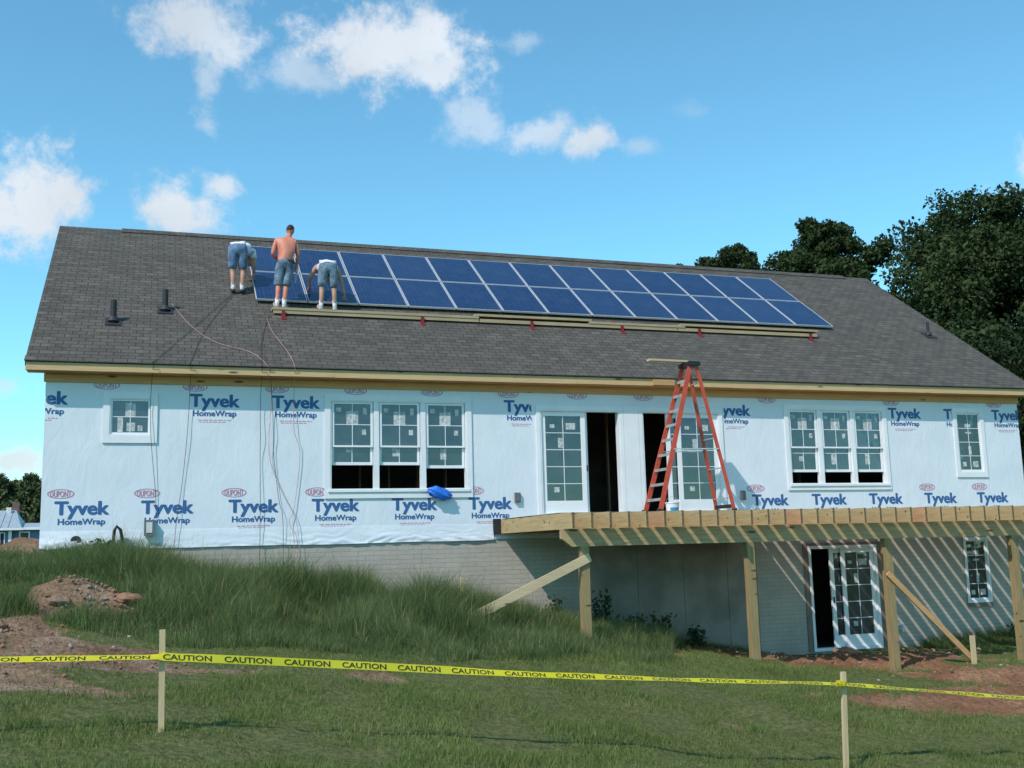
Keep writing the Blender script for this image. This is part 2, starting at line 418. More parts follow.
def height(x, y, rough=True):
    x = np.asarray(x, float); y = np.asarray(y, float)
    ys = np.array([p[0] for p in PROF], float)
    def prof(i): # smoothed profile
        _, a, b = PROF[i]
        return sum(np.interp(x + d, a, b) for d in (-.8, -.4, 0, .4, .8)) / 5
    Z = np.stack([prof(i) for i in range(len(PROF))])
    yc = np.clip(y, ys[0], ys[-1]); i = np.clip(np.searchsorted(ys, yc, side='right') - 1, 0, len(ys) - 2)
    t = (yc - ys[i]) / (ys[i + 1] - ys[i]); ar = np.arange(x.size).reshape(x.shape)
    flat = Z.reshape(len(ys), -1); z0 = flat[i.ravel(), ar.ravel()].reshape(x.shape); z1 = flat[i.ravel() + 1, ar.ravel()].reshape(x.shape)
    z = z0 * (1 - t) + z1 * t
    g = lambda cx, cy, sx, sy, h: h * np.exp(-((x - cx) / sx) ** 2 - ((y - cy) / sy) ** 2)
    z = z + g(.75, -3.3, .55, .5, .34) + g(1.35, -3.6, .4, .4, .14) + g(-.8, -3.0, .9, .9, .05) + g(-.55, 4.0, .8, 1.0, .62) + g(-1.6, 3.0, 1.0, 1.2, .2)
    z = z + g(14.1, -2.0, .7, .4, .14) + g(15.6, -4.9, 1.3, .45, .16) + g(12.4, -2.0, .6, .4, .08)
    if rough:
        near = np.exp(-(np.maximum(0, np.hypot(x - 6, y + 6) - 12) / 10) ** 2)
        z = z + near * ((fbm(x, y, .9, 3) - .5) * .14 + (fbm(x, y, 4.0, 3) - .5) * .07)
    return z


def dirt(x, y):
    """bare red-brown earth: 0 grass .. 1 bare"""
    x = np.asarray(x, float); y = np.asarray(y, float)
    g = lambda cx, cy, sx, sy, h: h * np.exp(-((x - cx) / sx) ** 2 - ((y - cy) / sy) ** 2)
    d = g(.75, -3.5, .75, .6, 1.0) + g(1.5, -3.9, .45, .35, .9) + g(-.1, -5.3, .9, .8, .95) + g(.2, -6.6, 1.5, .8, .80) + g(1.6, -7.0, 1.0, .35, .75) + g(3.6, -7.0, 1.2, .35, .75) + g(5.6, -7.4, .9, .3, .6) + g(.9, -5.9, 1.5, .4, .6)
    d = d + g(-.5, -6.2, 1.8, .5, .9) + g(1.0, -6.1, 1.6, .25, .7) + g(.2, -7.9, 1.8, .35, .7) + g(.5, -8.3, 1.2, .28, .55) + g(-.6, -7.4, .8, .5, .5) + g(-.5, 4.0, 1.2, 1.6, 1.2)
    d = d + g(13.2, -2.0, 2.6, 1.7, 1.2) + g(15.5, -4.9, 2.2, .9, 1.3) + g(14.2, -6.6, 2.6, .7, .75) + g(16.5, -2.5, 2.2, 1.5, .55) + g(12.5, -7.3, 1.8, .9, .70) + g(14.5, -7.4, 1.6, .8, .6) + g(11.7, -9.6, 1.1, .6, .6) + g(8.6, -8.0, .8, .4, .45) + g(18, -6, 2, 1.5, .6)
    d = d + g(9.8, -3.3, 1.0, .5, .4)
    n = fbm(x, y, 1.3, 5)
    d = d + (n - .5) * 1.7
    d = np.where(d > .46, np.clip((d - .46) / .3, 0, 1), 0)
    spots = np.clip((fbm(x + 50, y * 1.8 - 20, .8, 4) - .655) / .05, 0, 1) * .8
    return np.maximum(d, spots * .55 * (y < -5.5) * (x < 2.5))


def ground():
    def axis(a, b, step, far):
        mid = np.arange(a, b + step / 2, step); k = np.cumsum(step * 1.28 ** np.arange(1, 40)); k = k[k < far]
        return np.r_[(a - k)[::-1], mid, b + k]
    xs = axis(-4, 21, .10, 1500); ys = axis(-13, 5, .10, 1500)
    X, Y = np.meshgrid(xs, ys); Z = height(X, Y); d = dirt(X, Y)
    Z = Z - .03 * d + d * (fbm(X, Y, 7, 3) - .5) * .10
    # hollow out under the house so that the earth never enters the rooms
    inside = (X > .12) & (X < 20.75) & (Y > .12) & (Y < 10.85); Z = np.where(inside, -3.2, Z)
    n, mm = X.shape; idx = np.arange(n * mm).reshape(n, mm)
    F = np.stack([idx[:-1, :-1], idx[:-1, 1:], idx[1:, 1:], idx[1:, :-1]], -1).reshape(-1, 4)
    mt = bpy.data.materials.new('earth_and_turf'); mt.use_nodes = True
    N = NT(mt.node_tree); p = N.n['Principled BSDF']; tc = N.new('ShaderNodeTexCoord'); o = tc.outputs['Object']
    at = N.new('ShaderNodeAttribute'); at.attribute_name = 'tint'
    f = N.noise(o, 1.2, 6, .6); f2 = N.noise(o, 14, 5, .65); f3 = N.noise(o, 60, 3)
    sep = N.new('ShaderNodeSeparateXYZ'); N.l.new(o, sep.inputs[0]); sx = sep.outputs[0]
    turf = N.mix(N.ramp(f2, .3, .7), (.065, .085, .026), (.155, .16, .065))
    earth = N.mix(N.ramp(f, .35, .65), N.mix(N.ramp(sx, 8, 12), (.20, .115, .068), (.24, .090, .042)), N.mix(N.ramp(sx, 8, 12), (.35, .235, .16), (.36, .19, .105)))
    earth = N.mix(N.ramp(f2, .42, .62, 0, .75), earth, (.115, .075, .05))
    earth = N.mix(N.ramp(f3, .58, .70, 0, .7), earth, (.34, .28, .21))
    k = N.math('ADD', at.outputs['Fac'], N.math('MULTIPLY', N.math('SUBTRACT', f2, .5), 1.5))
    N.put(p.inputs['Base Color'], N.mix(N.ramp(k, .3, .6), turf, earth)); p.inputs['Roughness'].default_value = .97; p.inputs['Specular IOR Level'].default_value = .1
    b = N.new('ShaderNodeBump'); b.inputs['Strength'].default_value = .9; b.inputs['Distance'].default_value = .07
    N.put(b.inputs['Height'], f2); N.put(p.inputs['Normal'], b.outputs[0])
    g = arr_mesh('ground', np.stack([X, Y, Z], -1).reshape(-1, 3), F, mt, d.ravel(), smooth=True)
    tag(g, kind='structure')


ground()

# ------------------------------------------------------------------ house
L = 20.8725; EX = .309; OV = .346; ZE = 3.1547; SL = .6115; RY = 5.4828; H = 2.85; DEPTH = 2 * RY; PB = .15
CS, SN = math.cos(SL), math.sin(SL); ZR = ZE + math.tan(SL) * (RY + OV); SLEN = (RY + OV) / CS


def rp(x, s, n=0.0): return Vector((x, -OV + s * CS - n * SN, ZE + s * SN + n * CS))


house = empty('house', (L / 2, RY, -2.5), 'long single storey house under construction, clad in white printed house wrap, grey shingle roof', 'house')


def wall_holes(mb, x0, x1, z0, z1, holes, y0, y1):
    xs = sorted({x0, x1, *[h[0] for h in holes], *[h[1] for h in holes]}); zs = sorted({z0, z1, *[h[2] for h in holes], *[h[3] for h in holes]})
    ins = lambda x, z: any(h[0] < x < h[1] and h[2] < z < h[3] for h in holes)
    solid = {}
    for i in range(len(xs) - 1):
        for j in range(len(zs) - 1): solid[i, j] = not ins((xs[i] + xs[i + 1]) / 2, (zs[j] + zs[j + 1]) / 2)
    for (i, j), ok in solid.items():
        if not ok: continue
        a, b, c, d = xs[i], xs[i + 1], zs[j], zs[j + 1]
        mb.add([(a, y0, c), (b, y0, c), (b, y0, d), (a, y0, d)], [(0, 1, 2, 3)]); mb.add([(a, y1, c), (b, y1, c), (b, y1, d), (a, y1, d)], [(3, 2, 1, 0)])
        for (di, dj, e0, e1) in ((-1, 0, (a, c), (a, d)), (1, 0, (b, d), (b, c)), (0, -1, (b, c), (a, c)), (0, 1, (a, d), (b, d))):
            if not solid.get((i + di, j + dj), False):
                mb.add([(e0[0], y0, e0[1]), (e1[0], y0, e1[1]), (e1[0], y1, e1[1]), (e0[0], y1, e0[1])], [(3, 2, 1, 0)])


H_SMALL = (1.04, 1.73, 1.93, 2.59); H_TL = (4.87, 7.50, .95, 2.63); H_DL = (9.0, 10.73, .44, 2.52); H_DR = (11.22, 13.0, .44, 2.52)
H_TR = (14.66, 17.10, 1.0, 2.63); H_NW = (19.08, 19.76, 1.25, 2.62); H_BD = (14.98, 16.63, -2.45, -.33); H_BW = (19.02, 19.62, -1.60, -.24)
mb = MB(); wall_holes(mb, 0, L, 0.0, H + .2, [H_SMALL, H_TL, H_DL, H_DR, H_TR, H_NW], 0, PB)
wrapw = mb.build('house_wrap_wall', M['wrap'], house)
mb = MB(); wall_holes(mb, .012, L - .012, -3.0, -.002, [H_BD, H_BW], .012, .212)
mb.build('foundation_wall', M['brick'], house, uv=lambda v: (v[0] + v[1], v[2]))
mb = MB()
for a, b in ((9.97, 10.98), (10.99, 12.0), (12.01, 13.0), (13.01, 13.7)): mb.box(a, b, -.004, .0115, -2.9, -.004)
mb.build('smooth_wall_panel', M['concrete'], house)
mb = MB()
for x0, x1 in ((.0, .15), (L - .15, L)):
    mb.box(x0, x1, PB + .001, DEPTH, 0, H + .2)
    P = [(x, y, z) for x in (x0, x1) for (y, z) in ((.05, H + .2), (DEPTH - .05, H + .2), (RY, ZR - .22))]
    mb.add(P, [(0, 2, 1), (3, 4, 5), (0, 1, 4, 3), (1, 2, 5, 4), (2, 0, 3, 5)])
mb.box(.151, L - .151, DEPTH - .15, DEPTH, 0, H + .2)
mb.build('end_wall', M['wrap'], house)
mb = MB(); mb.box(.012, .2, .213, DEPTH - .01, -3, -.002); mb.box(L - .2, L - .012, .213, DEPTH - .01, -3, -.002); mb.box(.201, L - .201, DEPTH - .2, DEPTH - .01, -3, -.002)
mb.build('basement_wall', M['concrete'], house)
mb = MB(); mb.box(.16, L - .16, PB + .005, DEPTH - .16, .12, .42); mb.build('floor_deck', M['subfloor'], house)
mb = MB(); mb.box(.21, L - .21, .215, DEPTH - .21, -2.62, -2.5); mb.build('basement_floor', M['concrete'], house)
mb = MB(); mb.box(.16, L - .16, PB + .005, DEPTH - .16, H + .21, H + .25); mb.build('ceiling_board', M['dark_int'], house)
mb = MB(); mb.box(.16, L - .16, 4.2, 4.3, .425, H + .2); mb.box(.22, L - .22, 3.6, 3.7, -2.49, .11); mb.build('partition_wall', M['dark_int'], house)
for x in list(np.arange(4.6, 8.0, .61)) + [9.6, 10.15, 10.45, 11.4, 11.9] + list(np.arange(14.5, 17.4, .61)):
    MB().box(x, x + .04, 2.2, 2.29, .421, H + .2).build('stud', M['stud'], house)
# loose hem of the wrap with folds
nx, nz = 330, 14; xs = np.linspace(.0, 8.0, nx); zs = np.linspace(-.02, .30, nz); X, Z = np.meshgrid(xs, zs)
t = np.clip(1 - (Z - 0.02) / .28, 0, 1)
fold = np.abs(np.sin(Z * 30 + (fbm(X, Z * 2, .9, 4)) * 26)) ** 2 * .02 * fbm(X + 9, Z, 1.1, 3) * 1.6 + (fbm(X * .5, Z * 4.0, 2.0, 5) - .4) * .07 * np.where(X < 1.6, 1.6, .55)
Yh = -.004 - np.clip(fold, 0, None) * t ** 1.4 - .008 * t
Yh[-1] = -.0015; Z[0] += (fbm(xs, xs * 0, 1.2, 3) - .5) * .03
idx = np.arange(nx * nz).reshape(nz, nx)
F = np.stack([idx[:-1, :-1], idx[:-1, 1:], idx[1:, 1:], idx[1:, :-1]], -1).reshape(-1, 4)
arr_mesh('loose_wrap_hem', np.stack([X, Yh, Z], -1).reshape(-1, 3), F, M['wrap'], None, house, smooth=True)

# roof
th = .10
mb = MB()
prof_top = [rp(0, 0), rp(0, SLEN)]
ridge_in = ZR - th / CS
pts = [(-OV, ZE), (RY, ZR), (DEPTH + OV, ZE), (DEPTH + OV - th * SN, ZE - th * CS), (RY, ridge_in), (-OV + th * SN, ZE - th * CS)]
V = [(x, y, z) for x in (-EX, L + .299) for (y, z) in pts]
mb.add(V, [(0, 6, 7, 1), (1, 7, 8, 2), (2, 8, 9, 3), (3, 9, 10, 4), (4, 10, 11, 5), (5, 11, 6, 0), (0, 1, 4, 5), (1, 2, 3, 4), (6, 11, 10, 7), (7, 10, 9, 8)])
roof = mb.build('roof', M['shingle'], house, uv=lambda v: (v[0], math.hypot(min(v[1], DEPTH - v[1]) + OV, v[2] - ZE) if v[1] <= RY else 40 + math.hypot(v[1] - RY, v[2] - ZR)))
# drip edge course, ridge vent
mb = MB(); a = [rp(-EX - .01, -.02, .002), rp(L + .309, -.02, .002), rp(-EX - .01, .16, .002), rp(L + .309, .16, .002), rp(-EX - .01, -.02, .014), rp(L + .309, -.02, .014), rp(-EX - .01, .16, .014), rp(L + .309, .16, .014)]
mb.hexa(a); mb.build('starter_course', M['shingle'], roof, uv=lambda v: (v[0], v[1] * 1.2 + 3))
mb = MB()
x = 1.0
while x < L - .6:
    x1 = min(x + 1.22, L - .5)
    for sgn in (-1, 1):
        y = lambda k: RY + sgn * k
        mb.add([(x, y(0), ZR + .036), (x1, y(0), ZR + .036), (x1, y(.17), ZR - .090), (x, y(.17), ZR - .090), (x, y(.15), ZR - .115), (x1, y(.15), ZR - .115)], [(0, 1, 2, 3), (3, 2, 5, 4)])
    mb.add([(x, RY - .17, ZR - .090), (x, RY + .17, ZR - .090), (x, RY, ZR + .036)], [(0, 1, 2)]); mb.add([(x1, RY - .17, ZR - .090), (x1, RY + .17, ZR - .090), (x1, RY, ZR + .036)], [(0, 1, 2)])
    x = x1 + .004
mb.build('ridge_vent', M['shingle'], roof, uv=lambda v: (v[0], v[1] + v[2]))
# fascia in lengths, soffit, frieze, rakes
xs = [-EX + .02, 4.9, 9.7, 13.2, 17.1, L + .28]
mb = MB()
for i in range(5): mb.box(xs[i], xs[i + 1] - .004, -OV + .015, -OV + .053, ZE - .155 - (.004 if i % 2 else 0), ZE - .012)
mb.build('fascia', M['fascia'], house)
mb = MB(); mb.box(-EX + .025, L + .275, -OV + .054, -.028, ZE - .16, ZE - .145); mb.build('soffit', M['frieze'], house)
mb = MB(); mb.box(-.03, 12.0, -.027, -.002, H - .004, ZE - .161); mb.box(12.004, L + .03, -.027, -.002, H - .008, ZE - .161); mb.build('frieze_board', M['frieze'], house)
for x0, x1 in ((-EX + .005, -EX + .043), (L + .252, L + .29)):
    for f in (lambda y: y, lambda y: DEPTH - y):
        q = [(f(-OV + .055), ZE - .16), (f(RY - .001), ZR - .26), (f(RY - .001), ZR - .13), (f(-OV + .055), ZE - .10)]
        MB().add([(x, y, z) for x in (x0, x1) for (y, z) in q], [(0, 1, 2, 3), (7, 6, 5, 4), (0, 4, 5, 1), (1, 5, 6, 2), (2, 6, 7, 3), (3, 7, 4, 0)]).build('rake_board', M['fascia'], house)
# vent pipes
for (x, y, r0, hgt) in ((1.02, 1.10, .055, .42), (1.94, 1.63, .055, .42), (20.3, 2.08, .035, .36)):
    z = ZE + math.tan(SL) * (y + OV)
    vp = MB().tube([(x, y, z - .15), (x, y, z + hgt)], r0, 14).build('vent_pipe', M['black'], house, smooth=False)
    s0 = (y + OV) / CS
    fb = MB(); q = [rp(x + a, s0 + b, n) for n in (.004, .02) for b in (-.17, .16) for a in (-.14, .14)]; fb.hexa(q)
    fb.tube([rp(x, s0, .01), (x, y, z + .10)], [r0 * 2.0, r0 * 1.15], 14)
    fb.build('flashing', M['rubber'], vp)


# windows ------------------------------------------------------------
def frame_rect(mb, x0, x1, z0, z1, y0, y1, wl, wt=None, wb=None, wr=None):
    wt = wl if wt is None else wt; wb = wl if wb is None else wb; wr = wl if wr is None else wr
    mb.box(x0, x0 + wl, y0, y1, z0, z1); mb.box(x1 - wr, x1, y0, y1, z0, z1)
    mb.box(x0 + wl, x1 - wr, y0, y1, z1 - wt, z1); mb.box(x0 + wl, x1 - wr, y0, y1, z0, z0 + wb)


def sash(parent, x0, x1, z0, z1, y, st, top, bot, cols, rows, stickers=(), name='sash'):
    mb = MB(); frame_rect(mb, x0, x1, z0, z1, y, y + .035, st, top, bot)
    gx0, gx1, gz0, gz1 = x0 + st, x1 - st, z0 + bot, z1 - top
    for i in range(1, cols):
        x = gx0 + (gx1 - gx0) * i / cols; mb.box(x - .0065, x + .0065, y + .0122, y + .0162, gz0, gz1)
    for j in range(1, rows):
        z = gz0 + (gz1 - gz0) * j / rows; mb.box(gx0, gx1, y + .0120, y + .0164, z - .0065, z + .0065)
    s = mb.build(name, M['vinyl'], parent)
    MB().box(gx0 - .004, gx1 + .004, y + .018, y + .022, gz0 - .004, gz1 + .004).build('pane', M['glass'], parent)
    for (u, v, wd, hg) in stickers:
        cx = gx0 + (gx1 - gx0) * u; cz = gz0 + (gz1 - gz0) * v
        MB().box(cx - wd / 2, cx + wd / 2, y + .0155, y + .0175, cz - hg / 2, cz + hg / 2).build('sticker', M['sticker'], parent)
    return s


def trim(mb, h, wd, sill=None, y=-.028):
    x0, x1, z0, z1 = h
    frame_rect(mb, x0 - wd, x1 + wd, z0 - (sill or wd), z1 + wd, y, -.0025, wd + .004, wd + .004, (sill or wd) + .004)


def jamb(mb, h, wd=.03, y0=-.02, y1=.11):
    x0, x1, z0, z1 = h
    frame_rect(mb, x0 + .003, x1 - .003, z0 + .003, z1 - .003, y0, y1, wd)


# small square window
mb = MB(); trim(mb, H_SMALL, .105, .13); jamb(mb, H_SMALL, .02)
wv = mb.build('square_window', M['trim'], house); wv['label'] = 'small square window'
sash(wv, 1.063, 1.707, 1.953, 2.567, .0, .028, .028, .034, 2, 2, [(.5, .72, .17, .24), (.22, .25, .09, .26), (.52, .18, .14, .15), (.78, .14, .08, .1)])


def triple(h, units, zmeet, zlow, side, sill, lab):
    mb = MB(); trim(mb, h, side, sill); jamb(mb, h, .025)
    for a, b in zip(units[:-1], units[1:]): mb.box(a[1], b[0], -.015, .11, h[2] + .028, h[3] - .028)
    mb.box(h[0] - .04, h[1] + .04, -.05, .0, h[2] - .035, h[2] + .012)      # sill nosing
    t = mb.build('triple_window', M['trim'], house); t['label'] = lab
    for i, (a, b) in enumerate(units):
        a += .012; b -= .012
        sash(t, a, b, zmeet - .02, h[3] - .03, .005, .045, .04, .035, 2, 2, [(.5, .66, .22, .26), (.85, .83, .07, .13), (.13, .86, .09, .08), (.82, .32, .08, .10)])
        zl = zlow[i]; sash(t, a, b, zl, zl + .80, .048, .045, .04, .055, 2, 2, [((.45, .40)[i % 2] if i else .42, .33, .12, .24 if i else .10)])


triple(H_TL, [(4.895, 5.69), (5.79, 6.59), (6.69, 7.475)], 1.77, [1.42, 1.42, 1.36], .10, .15, 'triple window on the left with lower sashes raised halfway')
triple(H_TR, [(14.685, 15.40), (15.50, 16.24), (16.34, 17.075)], 1.80, [1.27, 1.27, 1.27], .085, .12, 'triple window on the right with lower sashes raised a little')
for h, nm, lab in ((H_NW, 'narrow_window', 'tall narrow window in the wrapped wall'), (H_BW, 'narrow_window', 'tall narrow window in the basement wall')):
    mb = MB()
    if h is H_NW: trim(mb, h, .09, .11)
    else: trim(mb, h, .035, .04, -.02)
    jamb(mb, h, .018)
    t = mb.build(nm, M['trim'], house); t['label'] = lab
    sash(t, h[0] + .023, h[1] - .023, h[2] + .023, h[3] - .023, .0, .028, .03, .04, 2, 4, [(.5, .80, .16, .08), (.5, .67, .16, .04), (.52, .35, .08, .2), (.2, .1, .1, .1), (.74, .1, .14, .13)])
MB().box(H_BW[0] - .05, H_BW[1] + .05, -.012, .011, H_BW[2] - .13, H_BW[2] - .042).build('window_sill_buck', M['buck'], house)


def patio(h, fixed, slide, lab, trimw, y=.02):
    mb = MB(); trim(mb, h, trimw, .03); jamb(mb, h, .03, -.02, .13)
    d = mb.build('patio_door', M['trim'], house); d['label'] = lab
    sash(d, fixed[0], fixed[1], h[2] + .035, h[3] - .035, y, .095, .09, .24, 2, 5, [(.72, .88, .2, .13), (.2, .88, .10, .07), (.42, .68, .10, .2), (.28, .13, .11, .1)], 'fixed_leaf')
    sl = sash(d, slide[0], slide[1], h[2] + .035, h[3] - .035, y + .045, .095, .09, .24, 2, 5, [], 'sliding_leaf')
    return d, sl


d1, s1 = patio(H_DL, (9.035, 9.98), (9.09, 10.04), 'left patio door on the deck, slid open', .075)
MB().box(10.0, 10.025, .05, .064, 1.30, 1.42).build('handle', M['redpaint'], d1)
d2, s2 = patio(H_DR, (12.02, 12.965), (11.80, 12.72), 'right patio door behind the ladder, partly open', .075)
MB().box(11.84, 11.865, .05, .064, 1.30, 1.42).build('handle', M['redpaint'], d2)
d3, s3 = patio(H_BD, (15.78, 16.60), (15.52, 16.34), 'basement patio door under the deck, half open', .03)
MB().box(15.55, 15.58, .05, .064, -1.5, -1.38).build('handle', M['black'], d3)
mb = MB(); frame_rect(mb, 14.83, 16.78, -2.48, -.24, -.010, .0105, .11, .05, .01); mb.build('door_buck', M['buck'], house)
mb = MB(); mb.box(10.81, 11.14, -.03, -.003, .41, 2.60); mb.build('door_mullion', M['trim'], house)
# small fixtures on the wall
mt_ = MB().box(1.66, 1.83, -.12, -.03, .19, .46).build('meter_box', M['grey_plastic'], house)
MB().box(1.695, 1.795, -.13, -.121, .24, .42).build('cover_plate', mat('pale_cover', (.55, .58, .56), .5), mt_)
MB().tube([(1.16, -.05, .0), (1.18, -.12, .28), (1.22, -.16, .36), (1.28, -.14, .30), (1.32, -.1, .1), (1.33, -.08, -.1)], .028, 8).build('cable_loop', M['black'], house)
MB().tube([(.57, -.035, .13), (.57, .01, .13)], .085, 16).build('pipe_stub', M['black'], house)
for x in (8.43, 13.39): MB().box(x + .01, x + .12, -.06, -.003, .69, .88).box(x + .03, x + .10, -.07, -.061, .72, .85).build('junction_box', M['grey_plastic'], house)
MB().tube([(17.1, -.005, -2.05), (17.1, -.16, -2.05)], .03, 8).tube([(17.1, -.14, -2.05), (17.1, -.14, -2.17)], .03, 8).box(17.02, 17.2, -.03, .011, -2.12, -1.98).build('hose_bib', M['alu'], house)


# ------------------------------------------------------------------ printing
_tc = {}


def text_tris(s, bold=.018):
    if (s, bold) in _tc: return _tc[s, bold]
    cu = bpy.data.curves.new('t', 'FONT'); cu.body = s; cu.offset = bold; cu.resolution_u = 3
    ob = bpy.data.objects.new('t', cu); C.objects.link(ob); dg = bpy.context.evaluated_depsgraph_get()
    me = bpy.data.meshes.new_from_object(ob.evaluated_get(dg))
    v = np.array([q.co[:2] for q in me.vertices]); f = [tuple(p.vertices) for p in me.polygons]
    bpy.data.objects.remove(ob); bpy.data.meshes.remove(me); bpy.data.curves.remove(cu)
    _tc[s, bold] = (v, f); return v, f


CAP = None


def cap_h(b):
    v, _ = text_tris('T', b); return v[:, 1].max() - v[:, 1].min()


def clip_poly(p, k, lim, keep_below):
    out = []
    for a, b in zip(p, p[1:] + p[:1]):
        ia = (a[k] <= lim) == keep_below; ib = (b[k] <= lim) == keep_below
        if ia: out.append(a)
        if ia != ib:
            t = (lim - a[k]) / (b[k] - a[k]); out.append(tuple(a[q] + (b[q] - a[q]) * t for q in range(3)))
    return out


def put_text(mb, s, x0, zb, wd, cap, y, mi, bold=.012, clip=None, ztop=None, heavy=0.0):
    """flat letters on the wall; heavy: the strokes are thickened by overprinting shifted copies"""
    v, f = text_tris(s, bold); v = v - [v[:, 0].min(), 0]
    sx = wd / v[:, 0].max(); sz = cap / cap_h(bold)
    for q, (dx, dz) in enumerate(((0, 0), (-heavy, 0), (heavy, 0), (0, heavy * .5), (0, -heavy * .5)) if heavy else ((0, 0),)):
        P = [(x0 + a * sx + dx, y - .0004 * q, zb + b * sz + dz) for a, b in v]
        for t in f:
            pl = [P[i] for i in t]
            for k, lim, kb in ((0, clip[0], False), (0, clip[1], True), (2, ztop if ztop else 99, True)) if clip else ():
                pl = clip_poly(pl, k, lim, kb) if pl else pl
            if len(pl) > 2: mb.add(pl, [tuple(range(len(pl)))], mi)


def logo(x, zt, oval=True, tyvek=True, home=True, fine=True, clip=(0.01, L - .01), zmax=H - .01):
    mb = MB(); y = -.003
    if tyvek: put_text(mb, 'Tyvek', x, zt - .225, .86, .225, y, 0, .012, clip, zmax, .0105)
    if home: put_text(mb, 'HomeWrap', x + .055, zt - .395, .75, .10, y, 0, .010, clip, zmax, .004)
    if oval:
        cx, cz, a, b = x + .085, zt + .125, .215, .082
        n = 40; P = []; F = []
        for k in range(n):
            an = 2 * math.pi * k / n
            for q in (1, .90): P.append((cx + a * q * math.cos(an), y, min(zmax, cz + (b - (1 - q) * .12) * math.sin(an))))
        for k in range(n): F.append((2 * k, 2 * ((k + 1) % n), 2 * ((k + 1) % n) + 1, 2 * k + 1))
        if clip[0] < cx - a and cx + a < clip[1]:
            mb.add(P, F, 1)
            put_text(mb, 'DUPONT', cx - .165, cz - .052, .33, .104, y, 1, .004, clip, zmax, .0025)
    if fine:
        for j, (a, b) in enumerate(((.14, .72), (.16, .62))):
            q = x + a
            while q < x + b:
                e = min(q + random.uniform(.03, .09), x + b)
                if clip[0] < q and e < clip[1]: mb.box(q, e, y, y + .001, zt - .475 - j * .035, zt - .462 - j * .035, 1)
                q = e + .018
    if mb.f: mb.build('printed_logo', [M['ptext_blue'], M['ptext_red']], wrapw)


for x in (-.5, .90, 2.38, 3.82, 5.27, 6.74): logo(x, 2.69, tyvek=x not in (.90, 5.27, 6.74), home=x not in (.90, 5.27, 6.74), fine=x not in (.9, 5.27, 6.74))
logo(8.28, 2.69, clip=(.01, 8.84)); logo(9.74, 2.69, tyvek=False, home=False, fine=False); logo(11.2, 2.69, tyvek=False, home=False, fine=False)
logo(12.90, 2.69, oval=True, clip=(13.13, L)); logo(14.1, 2.69, tyvek=False, home=False, fine=False)
logo(17.27, 2.69); logo(18.775, 2.69, fine=False, clip=(.01, 18.985)); logo(20.12, 2.69, clip=(.01, L - .005))
for x in (.22, 1.61, 3.08, 4.55, 6.03, 7.52): logo(x, .80, fine=x > 3, oval=x != 6.03)
for x, ov in ((13.70, True), (15.15, False), (16.60, False), (18.06, True), (19.50, True)): logo(x, .80, oval=ov)

# ------------------------------------------------------------------ solar panels
WP, X0P, S0, S1, S2, OFF = 1.0623, 3.7039, 3.0336, 4.6447, 6.2778, .10
for s in (S0 + .35, S1 - .35, S1 + .35, S2 - .35):
    MB().hexa([rp(x, s + b, n) for n in (.012, OFF - .042) for b in (-.02, .02) for x in (X0P + .05, X0P + 13 * WP - .05)]).build('mounting_rail', M['alu'], house)
ORD = 'first second third fourth fifth sixth seventh eighth ninth tenth eleventh twelfth thirteenth'.split()
proto = None
pw, ph = WP - .022, (S1 - S0) - .02


def make_panel(i, row):
    s0 = S0 if row == 0 else S1 + .01
    hgt = (S1 - S0 if row == 0 else S2 - S1) - .02
    x0 = X0P + WP * i
    root = empty('solar_panel', rp(x0, s0, OFF - .04), 'x', 'solar panel', 'solar panels in two rows on the roof')
    mb = MB(); fw = .018
    def slab(a, b, c, d, n0, n1): mb.hexa([rp(x, s, n) for n in (n0, n1) for s in (c, d) for x in (a, b)])
    x1, s1_ = x0 + pw, s0 + hgt
    slab(x0, x0 + fw, s0, s1_, OFF - .04, OFF); slab(x1 - fw, x1, s0, s1_, OFF - .04, OFF)
    slab(x0 + fw, x1 - fw, s0, s0 + fw, OFF - .04, OFF); slab(x0 + fw, x1 - fw, s1_ - fw, s1_, OFF - .04, OFF)
    mb.build('frame', M['alu'], root)
    mb = MB(); mb.hexa([rp(x, s, n) for n in (OFF - .012, OFF - .004) for s in (s0 + fw, s1_ - fw) for x in (x0 + fw, x1 - fw)])
    mb.build('cell_sheet', M['cells'], root, uv=lambda v: (v[0] - x0 - fw, math.hypot(v[1] + OV, v[2] - ZE) - s0 - fw))
    return root


for row in (0, 1):
    base = make_panel(0, row)
    for i in range(13):
        o = base
        if i:
            o = base.copy(); C.objects.link(o); o.location = base.location + Vector((WP * i, 0, 0))
            for ch in list(base.children):
                c = ch.copy(); C.objects.link(c); c.parent = o
        end = ', at the left end' if i == 0 else ', at the right end' if i == 12 else ''
        o['label'] = '%s blue solar panel from the left in the %s row%s' % (ORD[i], 'lower' if row == 0 else 'upper', end)

